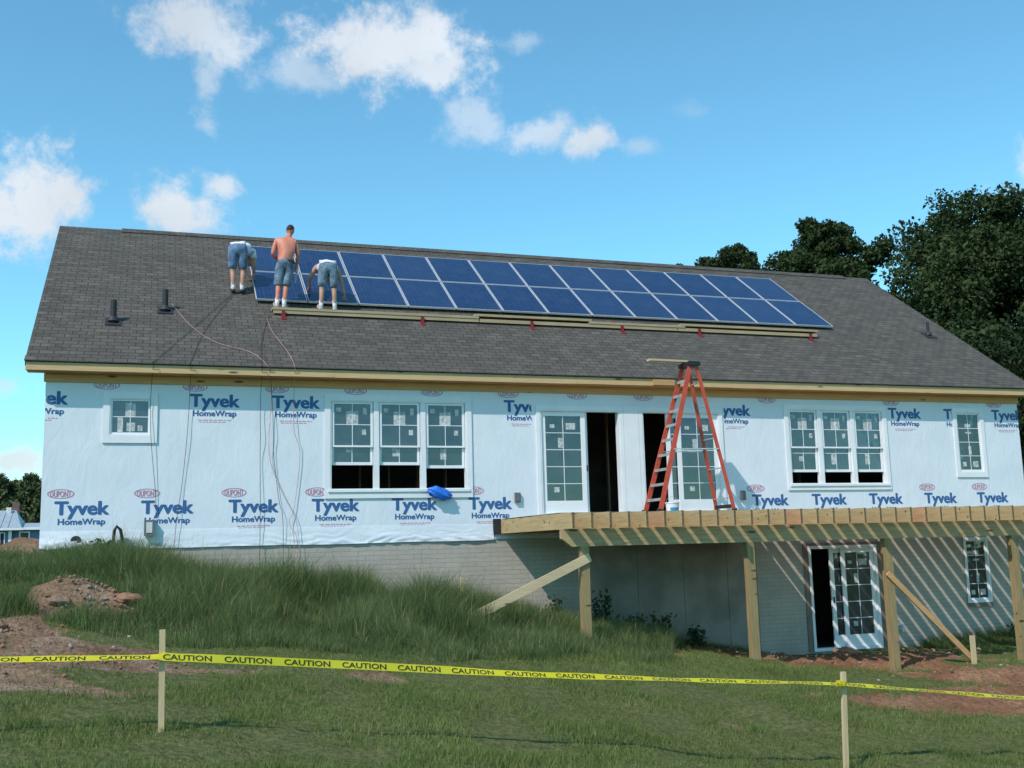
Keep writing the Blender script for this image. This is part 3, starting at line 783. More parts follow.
# ------------------------------------------------------------------ planks and roof brackets
SP = 2.62
pl_spec = [(3.98, 8.30, .0, 'long scaffold plank under the standing and bending men, leftmost of the row'), (8.22, 10.9, .052, 'short scaffold plank overlapping the end of the leftmost plank'),
           (10.84, 13.2, .0, 'short scaffold plank in the middle right of the row below the panels'), (13.1, 16.72, .045, 'long scaffold plank at the right end of the row')]
YP, ZP = 1.62, 4.67
for (a, b, dz, lab) in pl_spec:
    z0 = ZP + dz
    tag(MB().box(a, b, YP, YP + .26, z0, z0 + .05).build('scaffold_plank', M['plank'], origin=(a, YP, z0)), lab, 'plank', 'planks laid along the foot of the solar panels')
    if b - a > 3: pass
for a, b, lab in ((4.0, 8.3, 'narrow board on edge beneath the leftmost scaffold plank'), (8.32, 13.0, 'narrow board on edge beneath the two short scaffold planks'), (13.02, 16.7, 'narrow board on edge beneath the scaffold plank at the right end')):
    tag(MB().box(a, b, YP + .012, YP + .05, ZP - .075, ZP - .003).build('toe_board', M['plank'], origin=(a, YP, ZP - .1)), lab, 'board', 'edge boards under the planks')
for k, (x, lab) in enumerate(((4.20, 'red roof bracket under the left end of the planks, below the shirtless man'), (7.06, 'red roof bracket second from the left under the planks'),
                              (9.49, 'red roof bracket third from the left under the planks'), (11.62, 'red roof bracket third from the right under the planks'),
                              (13.55, 'red roof bracket second from the right under the planks'), (16.50, 'red roof bracket at the right end of the planks'))):
    mb = MB(); zr = ZE + math.tan(SL) * (YP + .02 + OV)
    s0 = (YP + OV) / CS
    mb.hexa([rp(x + a, s0 + b, n) for n in (.003, .012) for b in (-.18, .5) for a in (-.05, .05)])
    top = ZP - (.0 if k not in (0, 1) else .0)
    mb.box(x - .03, x + .03, YP - .03, YP - .006, ZP - .12, ZP - .01)
    mb.box(x - .05, x + .05, YP - .005, YP + .011, ZP - .13, ZP - .101)
    mb.bar((x, YP - .02, ZP - .12), tuple(rp(x, s0 - .06, .01)), .06, .02)
    tag(mb.build('roof_bracket', M['redpaint'], origin=tuple(rp(x, s0, 0))), lab, 'roof bracket', 'red brackets under the planks')

# ------------------------------------------------------------------ deck
XD, ZD, YD = 8.137, .3616, -3.7416
deck = empty('deck_frame', (14, -2, -2.4), 'raised timber deck frame of bare joists on square posts along the house', 'deck')
XR = 21.2
mb = MB(); mb.box(XD + .001, XR, -.042, -.0045, ZD - .262, ZD - .003); mb.build('ledger', M['pt_x'], deck)
x = XD; k = 0; jw = .038
while x < XR - .05:
    y0 = -.0005 if k == 0 else -.0435
    mb = MB(); mb.box(x, x + jw, YD + .001, y0 - .0445 if k == 0 else y0, ZD - .262, ZD, 0)
    dx = random.uniform(-.003, .003); top = ZD + random.uniform(-.004, .004)
    mb = MB(); mb.add([(x, YD, ZD - .262), (x + jw, YD, ZD - .262), (x, y0, ZD - .262), (x + jw, y0, ZD - .262), (x, YD, top), (x + jw, YD, top), (x, y0, top), (x + jw, y0, top)],
                      [(0, 2, 3, 1), (4, 5, 7, 6), (2, 6, 7, 3), (0, 4, 6, 2), (1, 3, 7, 5)], 0)
    mb.add([(x, YD, ZD - .262), (x + jw, YD, ZD - .262), (x + jw, YD, top), (x, YD, top)], [(0, 1, 2, 3)], 1)
    mb.build('joist', [M['joist_red'] if k in (5, 13, 21, 29) else M['pt_y'], M['joist_end']], deck)
    x += .325; k += 1
# beam with clipped lower corner
yb0, yb1, zb0, zb1, xb = -3.36, -3.25, ZD - .262 - .285, ZD - .2635, 8.10
q = [(xb, zb1), (XR, zb1), (XR, zb0), (xb + .17, zb0), (xb + .0, zb0 + .13)]
mb = MB(); n = len(q); mb.add([(a, y, b) for y in (yb0, yb1) for a, b in q], [tuple(range(n))[::-1], tuple(range(n, 2 * n))] + [(i, (i + 1) % n, n + (i + 1) % n, n + i) for i in range(n)])
mb.build('beam', M['pt_x'], deck)
for x in (8.42, 11.50, 14.33, 17.19, 20.05):
    zg = float(height(x, -3.3)) - .12
    MB().box(x, x + .14, -3.375, -3.235, zg, zb0 - .001).build('post', M['pt_z'], deck)
MB().bar((8.56, -3.396, -.36), (6.05, -3.396, -1.45), .038, .14).build('brace', M['pine'], deck)
MB().bar((14.32, -3.396, -.80), (16.10, -3.396, -2.47), .038, .10).build('brace', M['pine_o'], deck)
MB().box(7.99, 8.136, -.066, -.0045, ZD - .27, ZD + .02).build('flashing', M['black'], deck)
mb = MB()
for i in range(9):
    a, b = -.02 - i * .2, -.02 - (i + 1) * .2
    z = lambda t: ZD + .006 + .008 * abs(math.sin(t * 9))
    mb.add([(XD - .004, a, z(a)), (XD + .05, a, z(a)), (XD - .004, b, z(b)), (XD + .05, b, z(b))], [(0, 2, 3, 1)])
mb.build('flashing_strip', M['black'], deck)

for a, b, lab in ((XD + .03, 10.9, 'plywood sheet on the deck joists before the left patio door'), (10.91, 13.4, 'plywood sheet lying on the deck joists under the orange stepladder')):
    tag(MB().box(a, b, -3.05, -.06, ZD + .0055, ZD + .0175).build('plywood_sheet', M['subfloor'], origin=(a, -3.05, ZD + .005)), lab, 'plywood sheet', 'plywood sheets on the joists')

# ------------------------------------------------------------------ stepladder
lx, ly, lz = 11.35, -1.25, ZD + .018
lad = empty('stepladder', (lx, ly, lz), 'tall orange fibreglass stepladder standing open on the deck joists', 'ladder')
top = Vector((11.70, ly, lz + 2.90)); wb_, wt_ = .33, .16
fx, rx = 10.76, 12.34
def fr(t, sd): return Vector((fx + (top.x - .05 - fx) * t, ly + sd * (wb_ + (wt_ - wb_) * t), lz + 2.90 * t))
def rr_(t, sd): return Vector((rx + (top.x + .07 - rx) * t, ly + sd * (wb_ + .01 + (wt_ - wb_ - .01) * t), lz + 2.88 * t))
for sd in (-1, 1):
    MB().bar(fr(.0, sd), fr(.985, sd), .03, .088, (1, 0, .2)).build('front_rail', M['orange'], lad)
    MB().bar(rr_(.0, sd), rr_(.985, sd), .028, .065, (1, 0, .2)).build('rear_rail', M['orange'], lad)
    f0 = fr(0, sd); MB().bar(f0 + Vector((0, 0, .0)), f0 + Vector((.012, 0, .09)), .045, .12, (1, 0, .2)).build('foot', M['black'], lad)
    f0 = rr_(0, sd); MB().bar(f0 + Vector((0, 0, .0)), f0 + Vector((-.012, 0, .08)), .045, .10, (1, 0, .2)).build('foot', M['black'], lad)
    a, b = fr(.42, sd), rr_(.42, sd); MB().bar(a + Vector((0, sd * .03, 0)), b + Vector((0, sd * .03, .02)), .006, .022).build('spreader', M['step'], lad)
for i in range(1, 10):
    t = i / 10 * .985; a, b = fr(t, -1), fr(t, 1)
    mb = MB(); mb.box(a.x - .045, a.x + .045, a.y + .016, b.y - .016, a.z - .012, a.z + .012); mb.box(a.x - .045, a.x - .041, a.y + .016, b.y - .016, a.z - .04, a.z - .0125); mb.build('step', M['step'], lad)
for t in (.10, .30, .50, .72, .88):
    a, b = rr_(t, -1), rr_(t, 1); MB().bar(a, b, .03, .02).build('rear_brace', M['step'], lad)
a, b = rr_(.045, -1), rr_(.045, 1); MB().bar(a, b, .02, .07).build('rear_brace', M['black'], lad)
MB().box(top.x - .12, top.x + .13, ly - .23, ly + .23, lz + 2.855, lz + 2.93).box(top.x - .09, top.x + .1, ly - .19, ly + .19, lz + 2.931, lz + 2.945).build('top_cap', M['black'], lad)
tag(MB().bar((10.82, ly - .02, lz + 2.967), (11.68, ly + .05, lz + 2.97), .14, .038).build('lumber_offcut', M['pine'], origin=(10.86, ly, lz + 2.94)), 'short pale board lying on top of the orange stepladder', 'board')
# second scrap of board hanging at the fascia near the ladder
tag(MB().box(11.35, 11.83, -OV - .03, -OV + .012, ZE - .145, ZE - .03).build('lumber_offcut', M['pine_o'], origin=(11.35, -OV, ZE - .15)), 'short board scrap nailed on the fascia behind the ladder top', 'board')

# bucket at the right door
bk = empty('bucket', (11.72, -.28, ZD + .0), 'small white bucket with blue label at the foot of the right patio door', 'bucket')
bb = MB(); bb.box(11.42, 12.0, -.40, -.07, ZD + .018, ZD + .039); tag(bb.build('plywood_scrap', M['pine'], origin=(11.42, -.4, ZD)), 'plywood scrap lying under the white bucket', 'board')
z0 = ZD + .04
bm = MB(); bm.tube([(11.72, -.22, z0), (11.72, -.22, z0 + .24)], [.12, .14], 24, cap=True); bm.tube([(11.72, -.22, z0 + .225), (11.72, -.22, z0 + .245)], .148, 24); bm.build('pail', mat('white_plastic', (.7, .74, .75), .4, .04), bk)
lb = MB()
for k in range(12):
    a0, a1 = -2.4 + k * .12, -2.4 + (k + 1) * .12
    P = [(11.72 + (.1215 + .02 * h / .24) * math.cos(a), -.22 + (.1215 + .02 * h / .24) * math.sin(a), z0 + h) for h in (.05, .14) for a in (a0, a1)]
    lb.add(P, [(0, 1, 3, 2)])
lb.build('label_band', mat('blue_label', (.03, .28, .52), .5), bk)
MB().tube([(11.72 + .142 * math.cos(t), -.22 + .03 * math.sin(t), z0 + .2 + .16 * math.sin(t)) for t in np.linspace(0, math.pi, 14)], .004, 6).build('handle', M['metal'], bk)

# blue bundle on the sill
mb = MB(); nU, nV = 22, 14; P = []; Fq = []
for i in range(nU):
    for j in range(nV):
        th_ = 2 * math.pi * i / nU; ph_ = math.pi * j / (nV - 1)
        rx_ = 1 + .13 * math.sin(5 * th_ + 3 * ph_) + .10 * math.sin(9 * ph_ + 2 * th_)
        P.append((6.92 + .21 * rx_ * math.cos(ph_) + 0.0, -.115 + .08 * rx_ * math.sin(ph_) * math.cos(th_), .875 + .115 * rx_ * math.sin(ph_) * math.sin(th_) - .08 * math.cos(ph_) * .6))
for i in range(nU):
    for j in range(nV - 1): Fq.append((i * nV + j, ((i + 1) % nU) * nV + j, ((i + 1) % nU) * nV + j + 1, i * nV + j + 1))
mb.add(P, Fq); tag(mb.build('plastic_bundle', M['bluebag'], origin=(6.92, -.1, .78), smooth=True), 'crumpled bright blue plastic bundle hanging on the sill of the left triple window', 'bundle')


# ------------------------------------------------------------------ ropes and cords
def rope(name, pts, rad, m_, lab, cat, grp=None):
    P = []                                     # Catmull-Rom through the points
    pts = [Vector(p) for p in pts]; e = [pts[0]] + pts + [pts[-1]]
    for i in range(1, len(e) - 2):
        for t in np.linspace(0, 1, 7, endpoint=False):
            a, b, c, d = e[i - 1], e[i], e[i + 1], e[i + 2]
            P.append(.5 * (2 * b + (c - a) * t + (2 * a - 5 * b + 4 * c - d) * t * t + (3 * b - a - 3 * c + d) * t ** 3))
    P.append(pts[-1])
    tag(MB().tube(P, rad, 6).build(name, m_, origin=tuple(pts[-1]), smooth=True), lab, cat, grp)


def on(x, y, n=.02): return rp(x, (y + OV) / CS, n)


edge = lambda x: (x, -.385, ZE + .0)
rope('rope', [on(3.27, 2.51), on(2.29, .68), on(1.77, -.29), edge(1.75), (1.715, -.08, 2.6), (1.735, -.07, 1.89), (1.83, -.035, .96), (1.85, -.035, .55)], .0045, M['rope_black'],
     'thin black rope from the leftmost man down the wall to the grey meter box', 'rope', 'ropes hanging over the eave')
rope('rope', [on(3.29, 2.50, .02), on(2.66, .90), on(2.37, -.30), edge(2.37), (2.37, -.08, 2.6), (2.335, -.05, 1.84), (2.27, -.035, 1.06), (2.19, -.06, .42), (2.14, -.06, -.4)], .0045, M['rope_black'],
     'thin black rope hanging down the wall just right of the meter box', 'rope', 'ropes hanging over the eave')
rope('rope', [on(3.91, 1.60), on(3.68, .59), on(3.6, -.30), edge(3.6), (3.605, -.08, 2.6), (3.61, -.07, 1.95), (3.61, -.035, 1.5), (3.62, -.06, .5), (3.61, -.06, -.9)], .0045, M['rope_black'],
     'straight thin black rope hanging left of the pink cords', 'rope', 'ropes hanging over the eave')
rope('rope', [on(3.66, .1), on(3.7, -.30), edge(3.73), (3.81, -.08, 2.6), (3.84, -.06, 2.0), (3.85, -.035, 1.61), (3.95, -.035, .78), (4.02, -.06, .39), (4.03, -.06, -1.0)], .0045, M['rope_black'],
     'thin black rope hanging between the two pink cords', 'rope', 'ropes hanging over the eave')
rope('air_hose', [on(2.07, 1.90), on(2.39, 1.07), on(2.82, .46), on(3.43, .13), on(3.7, -.32), edge(3.72), (3.80, -.08, 2.6), (3.76, -.07, 1.96), (3.8, -.04, 1.45), (4.02, -.04, .89), (4.25, -.06, .42), (4.32, -.07, -.2), (4.32, -.07, -1.05)], .0048, M['rope_pink'],
     'pale pink cord curving from the second vent pipe over the eave', 'cord', 'pink cords over the eave')
rope('air_hose', [on(3.86, 1.45), on(3.90, 1.0), on(4.0, .6), on(4.08, .32), on(4.16, -.07), on(4.18, -.32), edge(4.18), (4.20, -.08, 2.6), (4.21, -.07, 2.05), (4.32, -.04, 1.6), (4.22, -.04, .65), (4.13, -.06, .39), (4.22, -.07, .06), (4.17, -.07, -.95)], .0048, M['rope_pink'],
     'pale pink cord looping over the eave right of the other one', 'cord', 'pink cords over the eave')


# ------------------------------------------------------------------ stakes and caution tape
def stake(x, y, ztop, lab, wd=.05, lean=(0, 0)):
    zg = float(height(x, y)) - .1
    mb = MB(); a = wd / 2
    P = [(x - a, y - a * .8, zg), (x + a, y - a * .8, zg), (x - a, y + a * .8, zg), (x + a, y + a * .8, zg)]
    P += [(p[0] + lean[0], p[1] + lean[1], ztop) for p in P]
    mb.hexa(P)
    tag(mb.build('stake', M['pine_z'], origin=(x, y, zg + .1)), lab, 'stake', 'wooden stakes')


stake(1.86, -10.0, -.80, 'wooden stake on the left holding the caution tape', .048, (-.008, 0))
stake(8.56, -10.0, -1.55, 'wooden stake on the right holding the caution tape', .048, (.05, 0))
stake(6.70, -2.3, -.64, 'short wooden stake in the tall grass before the foundation wall', .06)
stake(15.98, -3.48, -1.97, 'short wooden stake at the foot of the orange brace', .075)

mt = bpy.data.materials.new('yellow_tape'); mt.use_nodes = True; N = NT(mt.node_tree); p = N.n['Principled BSDF']
p.inputs['Base Color'].default_value = (.68, .62, .02, 1); p.inputs['Roughness'].default_value = .35
trn = N.new('ShaderNodeBsdfTranslucent'); trn.inputs[0].default_value = (.6, .55, .02, 1); ms = N.new('ShaderNodeMixShader'); ms.inputs[0].default_value = .3
N.l.new(p.outputs[0], ms.inputs[1]); N.l.new(trn.outputs[0], ms.inputs[2]); N.l.new(ms.outputs[0], N.n['Material Output'].inputs[0]); M['tape'] = mt
TX = np.array([-4.5, -1.5, .6, 1.86, 3.32, 4.86, 6.5, 8.57, 10.92, 14.0]); TZ = np.array([-.86, -.90, -.975, -1.02, -1.165, -1.335, -1.49, -1.665, -1.97, -2.0])
TILT = np.array([1.05, 1.0, .95, .30, .05, .70, 1.08, 1.22, 1.15, 1.1])      # lean of the ribbon about its own length
YT = -10.045


def tape_pt(u, v):
    z = np.interp(u, TX, TZ); z = (z + np.interp(u - .25, TX, TZ) + np.interp(u + .25, TX, TZ)) / 3
    if 1.75 < u < 1.97: z = np.interp(u, TX, TZ)
    t = np.interp(u, TX, TILT) + .12 * math.sin(u * 4.1) + .06 * math.sin(u * 9.7)
    if u < 1.86: t = .98 + .1 * math.sin(u * 5)
    wv = .012 * math.sin(u * 3.3)
    return (u, YT + wv + v * math.sin(t), z + v * math.cos(t))


us = np.arange(-4.5, 14.01, .04); P = []; Fq = []
for u in us:
    for v in (-.035, .0, .035): P.append(tape_pt(u, v))
for i in range(len(us) - 1):
    for j in range(2): Fq.append((3 * i + j, 3 * i + 3 + j, 3 * i + 4 + j, 3 * i + 1 + j))
tp = tag(MB().add(P, Fq).build('caution_tape', M['tape'], origin=(1.86, -10, -1.0), smooth=True), 'yellow caution tape with black lettering stretched between the stakes across the lawn', 'caution tape')
v, f = text_tris('CAUTION', .018); v = v - v.min(0); v = v / v.max(0)
u0 = -4.2
while u0 < 13.4:
    MB().add([(lambda q: (q[0], q[1] - .0035, q[2]))(tape_pt(u0 + a * .40, -.024 + b * .048)) for a, b in v], f).build('printed_word', M['ptext_black'], tp); u0 += .505
# knot round each stake
for x, z in ((1.86, -1.02), (8.57, -1.665)):
    MB().box(x - .034, x + .034, -10.034, -9.966, z - .035, z + .03).build('stake_wrap', M['tape'], tp)

# ------------------------------------------------------------------ people
MP = {}
MP['skin'] = mat('skin', (.46, .25, .17), .55, .10, 5); MP['skin_red'] = mat('sunburnt_skin', (.58, .205, .135), .55, .16, 4)
MP['jeans'] = mat('faded_denim', (.095, .165, .27), .85, .35, 7, bump=.3); MP['jeans2'] = mat('washed_denim', (.125, .185, .25), .85, .45, 9, bump=.3)
MP['white'] = mat('white_cotton', (.66, .69, .72), .8, .06, 5, bump=.2); MP['hair'] = mat('short_dark_hair', (.035, .022, .016), .8, .3, 60)
MP['shoe'] = mat('dark_shoe', (.03, .03, .035), .6, .2); MP['shoe_w'] = mat('pale_shoe', (.45, .45, .44), .7, .2)


def skin_mesh(verts, edges, radii, root=0, sub=2):
    me = bpy.data.meshes.new('k'); me.from_pydata([tuple(v) for v in verts], edges, []); ob = bpy.data.objects.new('k', me); C.objects.link(ob)
    sk = ob.modifiers.new('s', 'SKIN'); sk.use_smooth_shade = True; sb = ob.modifiers.new('u', 'SUBSURF'); sb.levels = sub; sb.render_levels = sub
    d = me.skin_vertices[0].data
    for i, r in enumerate(radii):
        d[i].radius = r if isinstance(r, tuple) else (r, r); d[i].use_root = (i == root)
    dg = bpy.context.evaluated_depsgraph_get(); out = bpy.data.meshes.new_from_object(ob.evaluated_get(dg))
    bmm = bmesh.new(); bmm.from_mesh(out); bmesh.ops.recalc_face_normals(bmm, faces=bmm.faces[:]); bmm.to_mesh(out); bmm.free()
    V = [tuple(v.co) for v in out.vertices]; F = [tuple(p.vertices) for p in out.polygons]
    bpy.data.objects.remove(ob); bpy.data.meshes.remove(me); bpy.data.meshes.remove(out)
    return V, F


from mathutils import noise as mnoise


def folds(V, amp=.011, sc=9.0):
    return [Vector(v) + mnoise.noise_vector(Vector((v[0] * sc, v[1] * sc, v[2] * sc * .55))) * amp + mnoise.noise_vector(Vector(v) * sc * 2.7) * amp * .45 for v in V]


def chain(names, J, Rd):
    """edges + arrays for a set of chains over named joints"""
    ids = {}; V = []; Rr = []; Ed = []
    for ch in names:
        for a, b in zip(ch[:-1], ch[1:]):
            for q in (a, b):
                if q not in ids: ids[q] = len(V); V.append(J[q]); Rr.append(Rd[q])
            Ed.append((ids[a], ids[b]))
    return V, Ed, Rr


def head_mesh(c, fwd, up, r=.098):
    c, fwd, up = Vector(c), Vector(fwd).normalized(), Vector(up).normalized(); rt = fwd.cross(up).normalized(); up = rt.cross(fwd)
    V, F = [], []; n, m_ = 18, 13
    for j in range(m_):
        ph = math.pi * j / (m_ - 1)
        for i in range(n):
            th = 2 * math.pi * i / n
            x, y, z = math.sin(ph) * math.sin(th), math.sin(ph) * math.cos(th), math.cos(ph)
            sx = .80 - .12 * max(0, -z); sy = .98; sz = 1.2
            if z < 0 and y < 0: y *= 1 + .35 * z                                    # nape tucks in
            if y > .75 and -.35 < z < .1: y += .20 * max(0, 1 - abs(x) * 5) * (1 - abs(z + .14) * 3)   # nose
            if y > .8 and abs(z + .55) < .1: y += .04                                # lips
            if y > .6 and .02 < z < .22 and .2 < abs(x) < .45: y -= .07               # eye sockets
            V.append(c + (rt * (x * sx) + fwd * (y * sy) + up * (z * sz)) * r)
    for j in range(m_ - 1):
        for i in range(n): F.append((j * n + i, (j + 1) * n + i, (j + 1) * n + (i + 1) % n, j * n + (i + 1) % n))
    for sd in (-1, 1):                                                            # ears
        b = len(V); e = c + rt * (sd * .80 * r) - fwd * (.08 * r)
        for k in range(8):
            a = 2 * math.pi * k / 8; V.append(e + (fwd * .16 * math.cos(a) + up * (.32 * math.sin(a))) * r)
        V.append(e + rt * (sd * .22 * r) - fwd * (.12 * r))
        for k in range(8): F.append((b + k, b + (k + 1) % 8, b + 8))
    return V, F


def hair_mesh(c, fwd, up, r=.098):
    c, fwd, up = Vector(c), Vector(fwd).normalized(), Vector(up).normalized(); rt = fwd.cross(up).normalized(); up = rt.cross(fwd)
    V, F = [], []; n, m_ = 20, 9
    for j in range(m_):
        for i in range(n):
            th = 2 * math.pi * i / n; lim = 1.05 + .85 * (.5 - .5 * math.cos(th)); ph = lim * j / (m_ - 1)
            x, y, z = math.sin(ph) * math.sin(th), math.sin(ph) * math.cos(th), math.cos(ph)
            if z < 0 and y < 0: y *= 1 + .35 * z
            k = 1.045 + .012 * math.sin(9 * th + 5 * ph); V.append(c + (rt * (x * .81) + fwd * (y * .98) + up * (z * 1.2)) * (r * k))
    for j in range(m_ - 1):
        for i in range(n): F.append((j * n + i, (j + 1) * n + i, (j + 1) * n + (i + 1) % n, j * n + (i + 1) % n))
    return V, F


def hand(wr, d, side, curl=.5):
    """palm and five fingers from the wrist along d; side = outward thumb direction"""
    wr, d, s = Vector(wr), Vector(d).normalized(), Vector(side); s = (s - d * s.dot(d)).normalized(); nrm = d.cross(s)
    VV, FF = [], []
    def addm(V, F): b = len(VV); VV.extend(V); FF.extend([tuple(i + b for i in q) for q in F])
    pl = [wr - d * .02, wr + d * .04, wr + d * .085]
    addm(*skin_mesh(pl, [(0, 1), (1, 2)], [(.024, .02), (.036, .018), (.036, .015)], sub=1))
    for k, ln in enumerate((.070, .082, .078, .062)):
        a = wr + d * .08 + s * (.030 - .02 * k); c1 = d * math.cos(curl * .6) + nrm * math.sin(curl * .6); c2 = d * math.cos(curl * 1.6) + nrm * math.sin(curl * 1.6)
        addm(*skin_mesh([a - d * .02, a + c1 * (ln * .5), a + c1 * (ln * .5) + c2 * (ln * .5)], [(0, 1), (1, 2)], [.0095, .009, .0075], sub=1))
    t = (d * .7 + s * .8).normalized(); a = wr + d * .03 + s * .025
    addm(*skin_mesh([a - t * .01, a + t * .035, a + t * .035 + (d * .9 + s * .2).normalized() * .03], [(0, 1), (1, 2)], [.012, .0105, .0085], sub=1))
    return VV, FF


def person(base, J, label, skin, jeans, shirt=None, head_f=(0, 1, 0), head_up=(0, 0, 1), hands=(), shoe='shoe', hem=.55, hgroup='workers on the roof', sleeves=False):
    root = empty('person', base, label, 'person', hgroup); B = Vector(base)
    Rd = dict(pelvis=(.15, .115), waist=(.165, .115), chest=(.195, .125), nb=(.10, .085), neck=.058, hc=.06, shL=.068, shR=.068, elL=.044, elR=.044, wrL=.030, wrR=.030,
              hipL=.082, hipR=.082, knL=.058, knR=.058, caL=.054, caR=.054, anL=.038, anR=.038, heL=.036, heR=.036, toL=.034, toR=.034)
    J = {k: Vector(v) for k, v in J.items()}
    for s in 'LR':
        k, a = J['kn' + s], J['an' + s]; J['ca' + s] = k.lerp(a, .33) + Vector((0, -.02, 0))
        J['to' + s] = a + Vector(((-.04 if s == 'L' else .04), .15, -.035 + .09)); J['he' + s] = a + Vector((0, -.02, -.03))
    chains = [['pelvis', 'waist', 'chest', 'nb', 'neck', 'hc']] + [['chest', 'sh' + s, 'el' + s, 'wr' + s] for s in 'LR'] + [['pelvis', 'hip' + s, 'kn' + s, 'ca' + s, 'an' + s, 'to' + s] for s in 'LR']
    V, Ed, Rr = chain(chains, J, Rd)
    bv, bf = skin_mesh(V, Ed, Rr)
    mb = MB(); mb.add([B + Vector(v) for v in bv], bf)
    for (w_, d, sd, cu) in hands:
        hv, hf = hand(J[w_], d, sd, cu); mb.add([B + Vector(v) for v in hv], hf)
    hv, hf = head_mesh(J['head'], head_f, head_up); mb.add([B + v for v in hv], hf)
    mb.build('body', MP[skin], root, smooth=True)
    hv, hf = hair_mesh(J['head'], head_f, head_up); MB().add([B + v for v in hv], hf).build('hair', MP['hair'], root, smooth=True)
    # jeans shorts
    K = dict(J); Rs = {}
    up = (J['waist'] - J['pelvis']); K['top'] = J['pelvis'] + up * .75
    Rs['top'] = (.182, .132); Rs['pelvis'] = (.168, .14)
    ch = [['top', 'pelvis']]
    for s in 'LR':
        Rs['hip' + s] = .134; K['th' + s] = J['hip' + s].lerp(J['kn' + s], .55); K['hm' + s] = J['hip' + s].lerp(J['kn' + s], .55 + hem * .8)
        Rs['th' + s] = .106; Rs['hm' + s] = .098; ch.append(['pelvis', 'hip' + s, 'th' + s, 'hm' + s])
    v_, e_, r_ = chain(ch, K, Rs); sv, sf = skin_mesh(v_, e_, r_, root=1, sub=3)
    MB().add([B + v for v in folds(sv)], sf).build('jean_shorts', MP[jeans], root, smooth=True)
    d = up.normalized(); c0 = K['top'] - up * .55; rx_ = Vector((1, 0, 0)); fy = d.cross(rx_).normalized()
    ring = [B + c0 + rx_ * (0.181 * math.cos(t)) + fy * (.145 * math.sin(t)) for t in np.linspace(0, 2 * math.pi, 25)]
    bl = MB()
    for p0, p1 in zip(ring[:-1], ring[1:]):
        o0 = (p0 - B - c0).normalized() * .006; o1 = (p1 - B - c0).normalized() * .006; h_ = d * .019
        bl.add([p0 - h_, p1 - h_, p1 + h_, p0 + h_, p0 + o0 - h_, p1 + o1 - h_, p1 + o1 + h_, p0 + o0 + h_], [(4, 5, 6, 7), (0, 4, 7, 3), (0, 1, 5, 4), (3, 7, 6, 2)])
    if not shirt: bl.build('belt', MP['shoe'], root)
    if shirt:
        Rs = dict(waist=(.185, .130), chest=(.212, .142), nb=(.12, .105), low=(.175, .125), shL=.082, shR=.082); K = dict(J); K['low'] = J['pelvis'].lerp(J['waist'], .55)
        ch = [['low', 'waist', 'chest', 'nb'], ['chest', 'shL'], ['chest', 'shR']]
        if sleeves:
            for s in 'LR': K['sl' + s] = J['sh' + s].lerp(J['el' + s], .55); Rs['sl' + s] = .066; ch[1 if s == 'L' else 2].append('sl' + s)
        v_, e_, r_ = chain(ch, K, Rs); sv, sf = skin_mesh(v_, e_, r_, root=1, sub=3)
        MB().add([B + v for v in folds(sv, .012, 7)], sf).build('shirt', MP[shirt], root, smooth=True)
    for s in 'LR':
        a = J['an' + s]; k = J['kn' + s]; d = (k - a).normalized()
        sv, sf = skin_mesh([a - Vector((0, 0, .03)), a + d * .06, a + d * .17], [(0, 1), (1, 2)], [.046, .047, .053], root=0)
        MB().add([B + Vector(v) for v in sv], sf).build('sock', MP['white'], root, smooth=True)
        sv, sf = skin_mesh([J['he' + s] + Vector((0, -.02, -.01)), a + Vector((0, .045, -.03)), J['to' + s]], [(0, 1), (1, 2)], [(.045, .042), (.05, .045), (.045, .034)], root=0)
        MB().add([B + Vector(v) for v in sv], sf).build('shoe', MP[shoe], root, smooth=True)
    return root


# shirtless man upright on the plank
PT = ZP + .05
person((4.15, 1.76, PT), dict(
    pelvis=(.10, .02, .95), waist=(.12, .03, 1.09), chest=(.12, .07, 1.33), nb=(.155, .10, 1.49), neck=(.18, .125, 1.56), hc=(.205, .145, 1.64), head=(.215, .16, 1.70),
    shL=(-.075, .08, 1.43), shR=(.30, .06, 1.44), elL=(-.15, .09, 1.15), elR=(.365, .05, 1.13), wrL=(.0, .27, 1.06), wrR=(.34, .22, .95),
    hipL=(.0, .02, .90), hipR=(.195, .02, .90), knL=(-.03, .07, .49), knR=(.12, .05, .49), anL=(-.065, -.01, .085), anR=(.075, .0, .085)),
    'shirtless man in jean shorts and white socks standing on the left plank', 'skin_red', 'jeans2', None, (.5, .86, -.25), (.15, .2, .95),
    [('wrL', (.6, .7, -.3), (0, .3, 1), .7), ('wrR', (-.1, .6, -.8), (0, .8, .5), .8)], 'shoe_w', hem=.66)
tag(MB().bar((4.15 + .365, 1.76 + .24, PT + .93), (4.15 + .35, 1.76 + .42, PT + .66), .03, .04).bar((4.15 + .365, 1.76 + .22, PT + .97), (4.15 + .365, 1.76 + .32, PT + .92), .05, .06).build('hand_drill', M['alu'], origin=(4.51, 2.0, PT + .8)),
    'small silver power tool held by the shirtless man', 'tool')
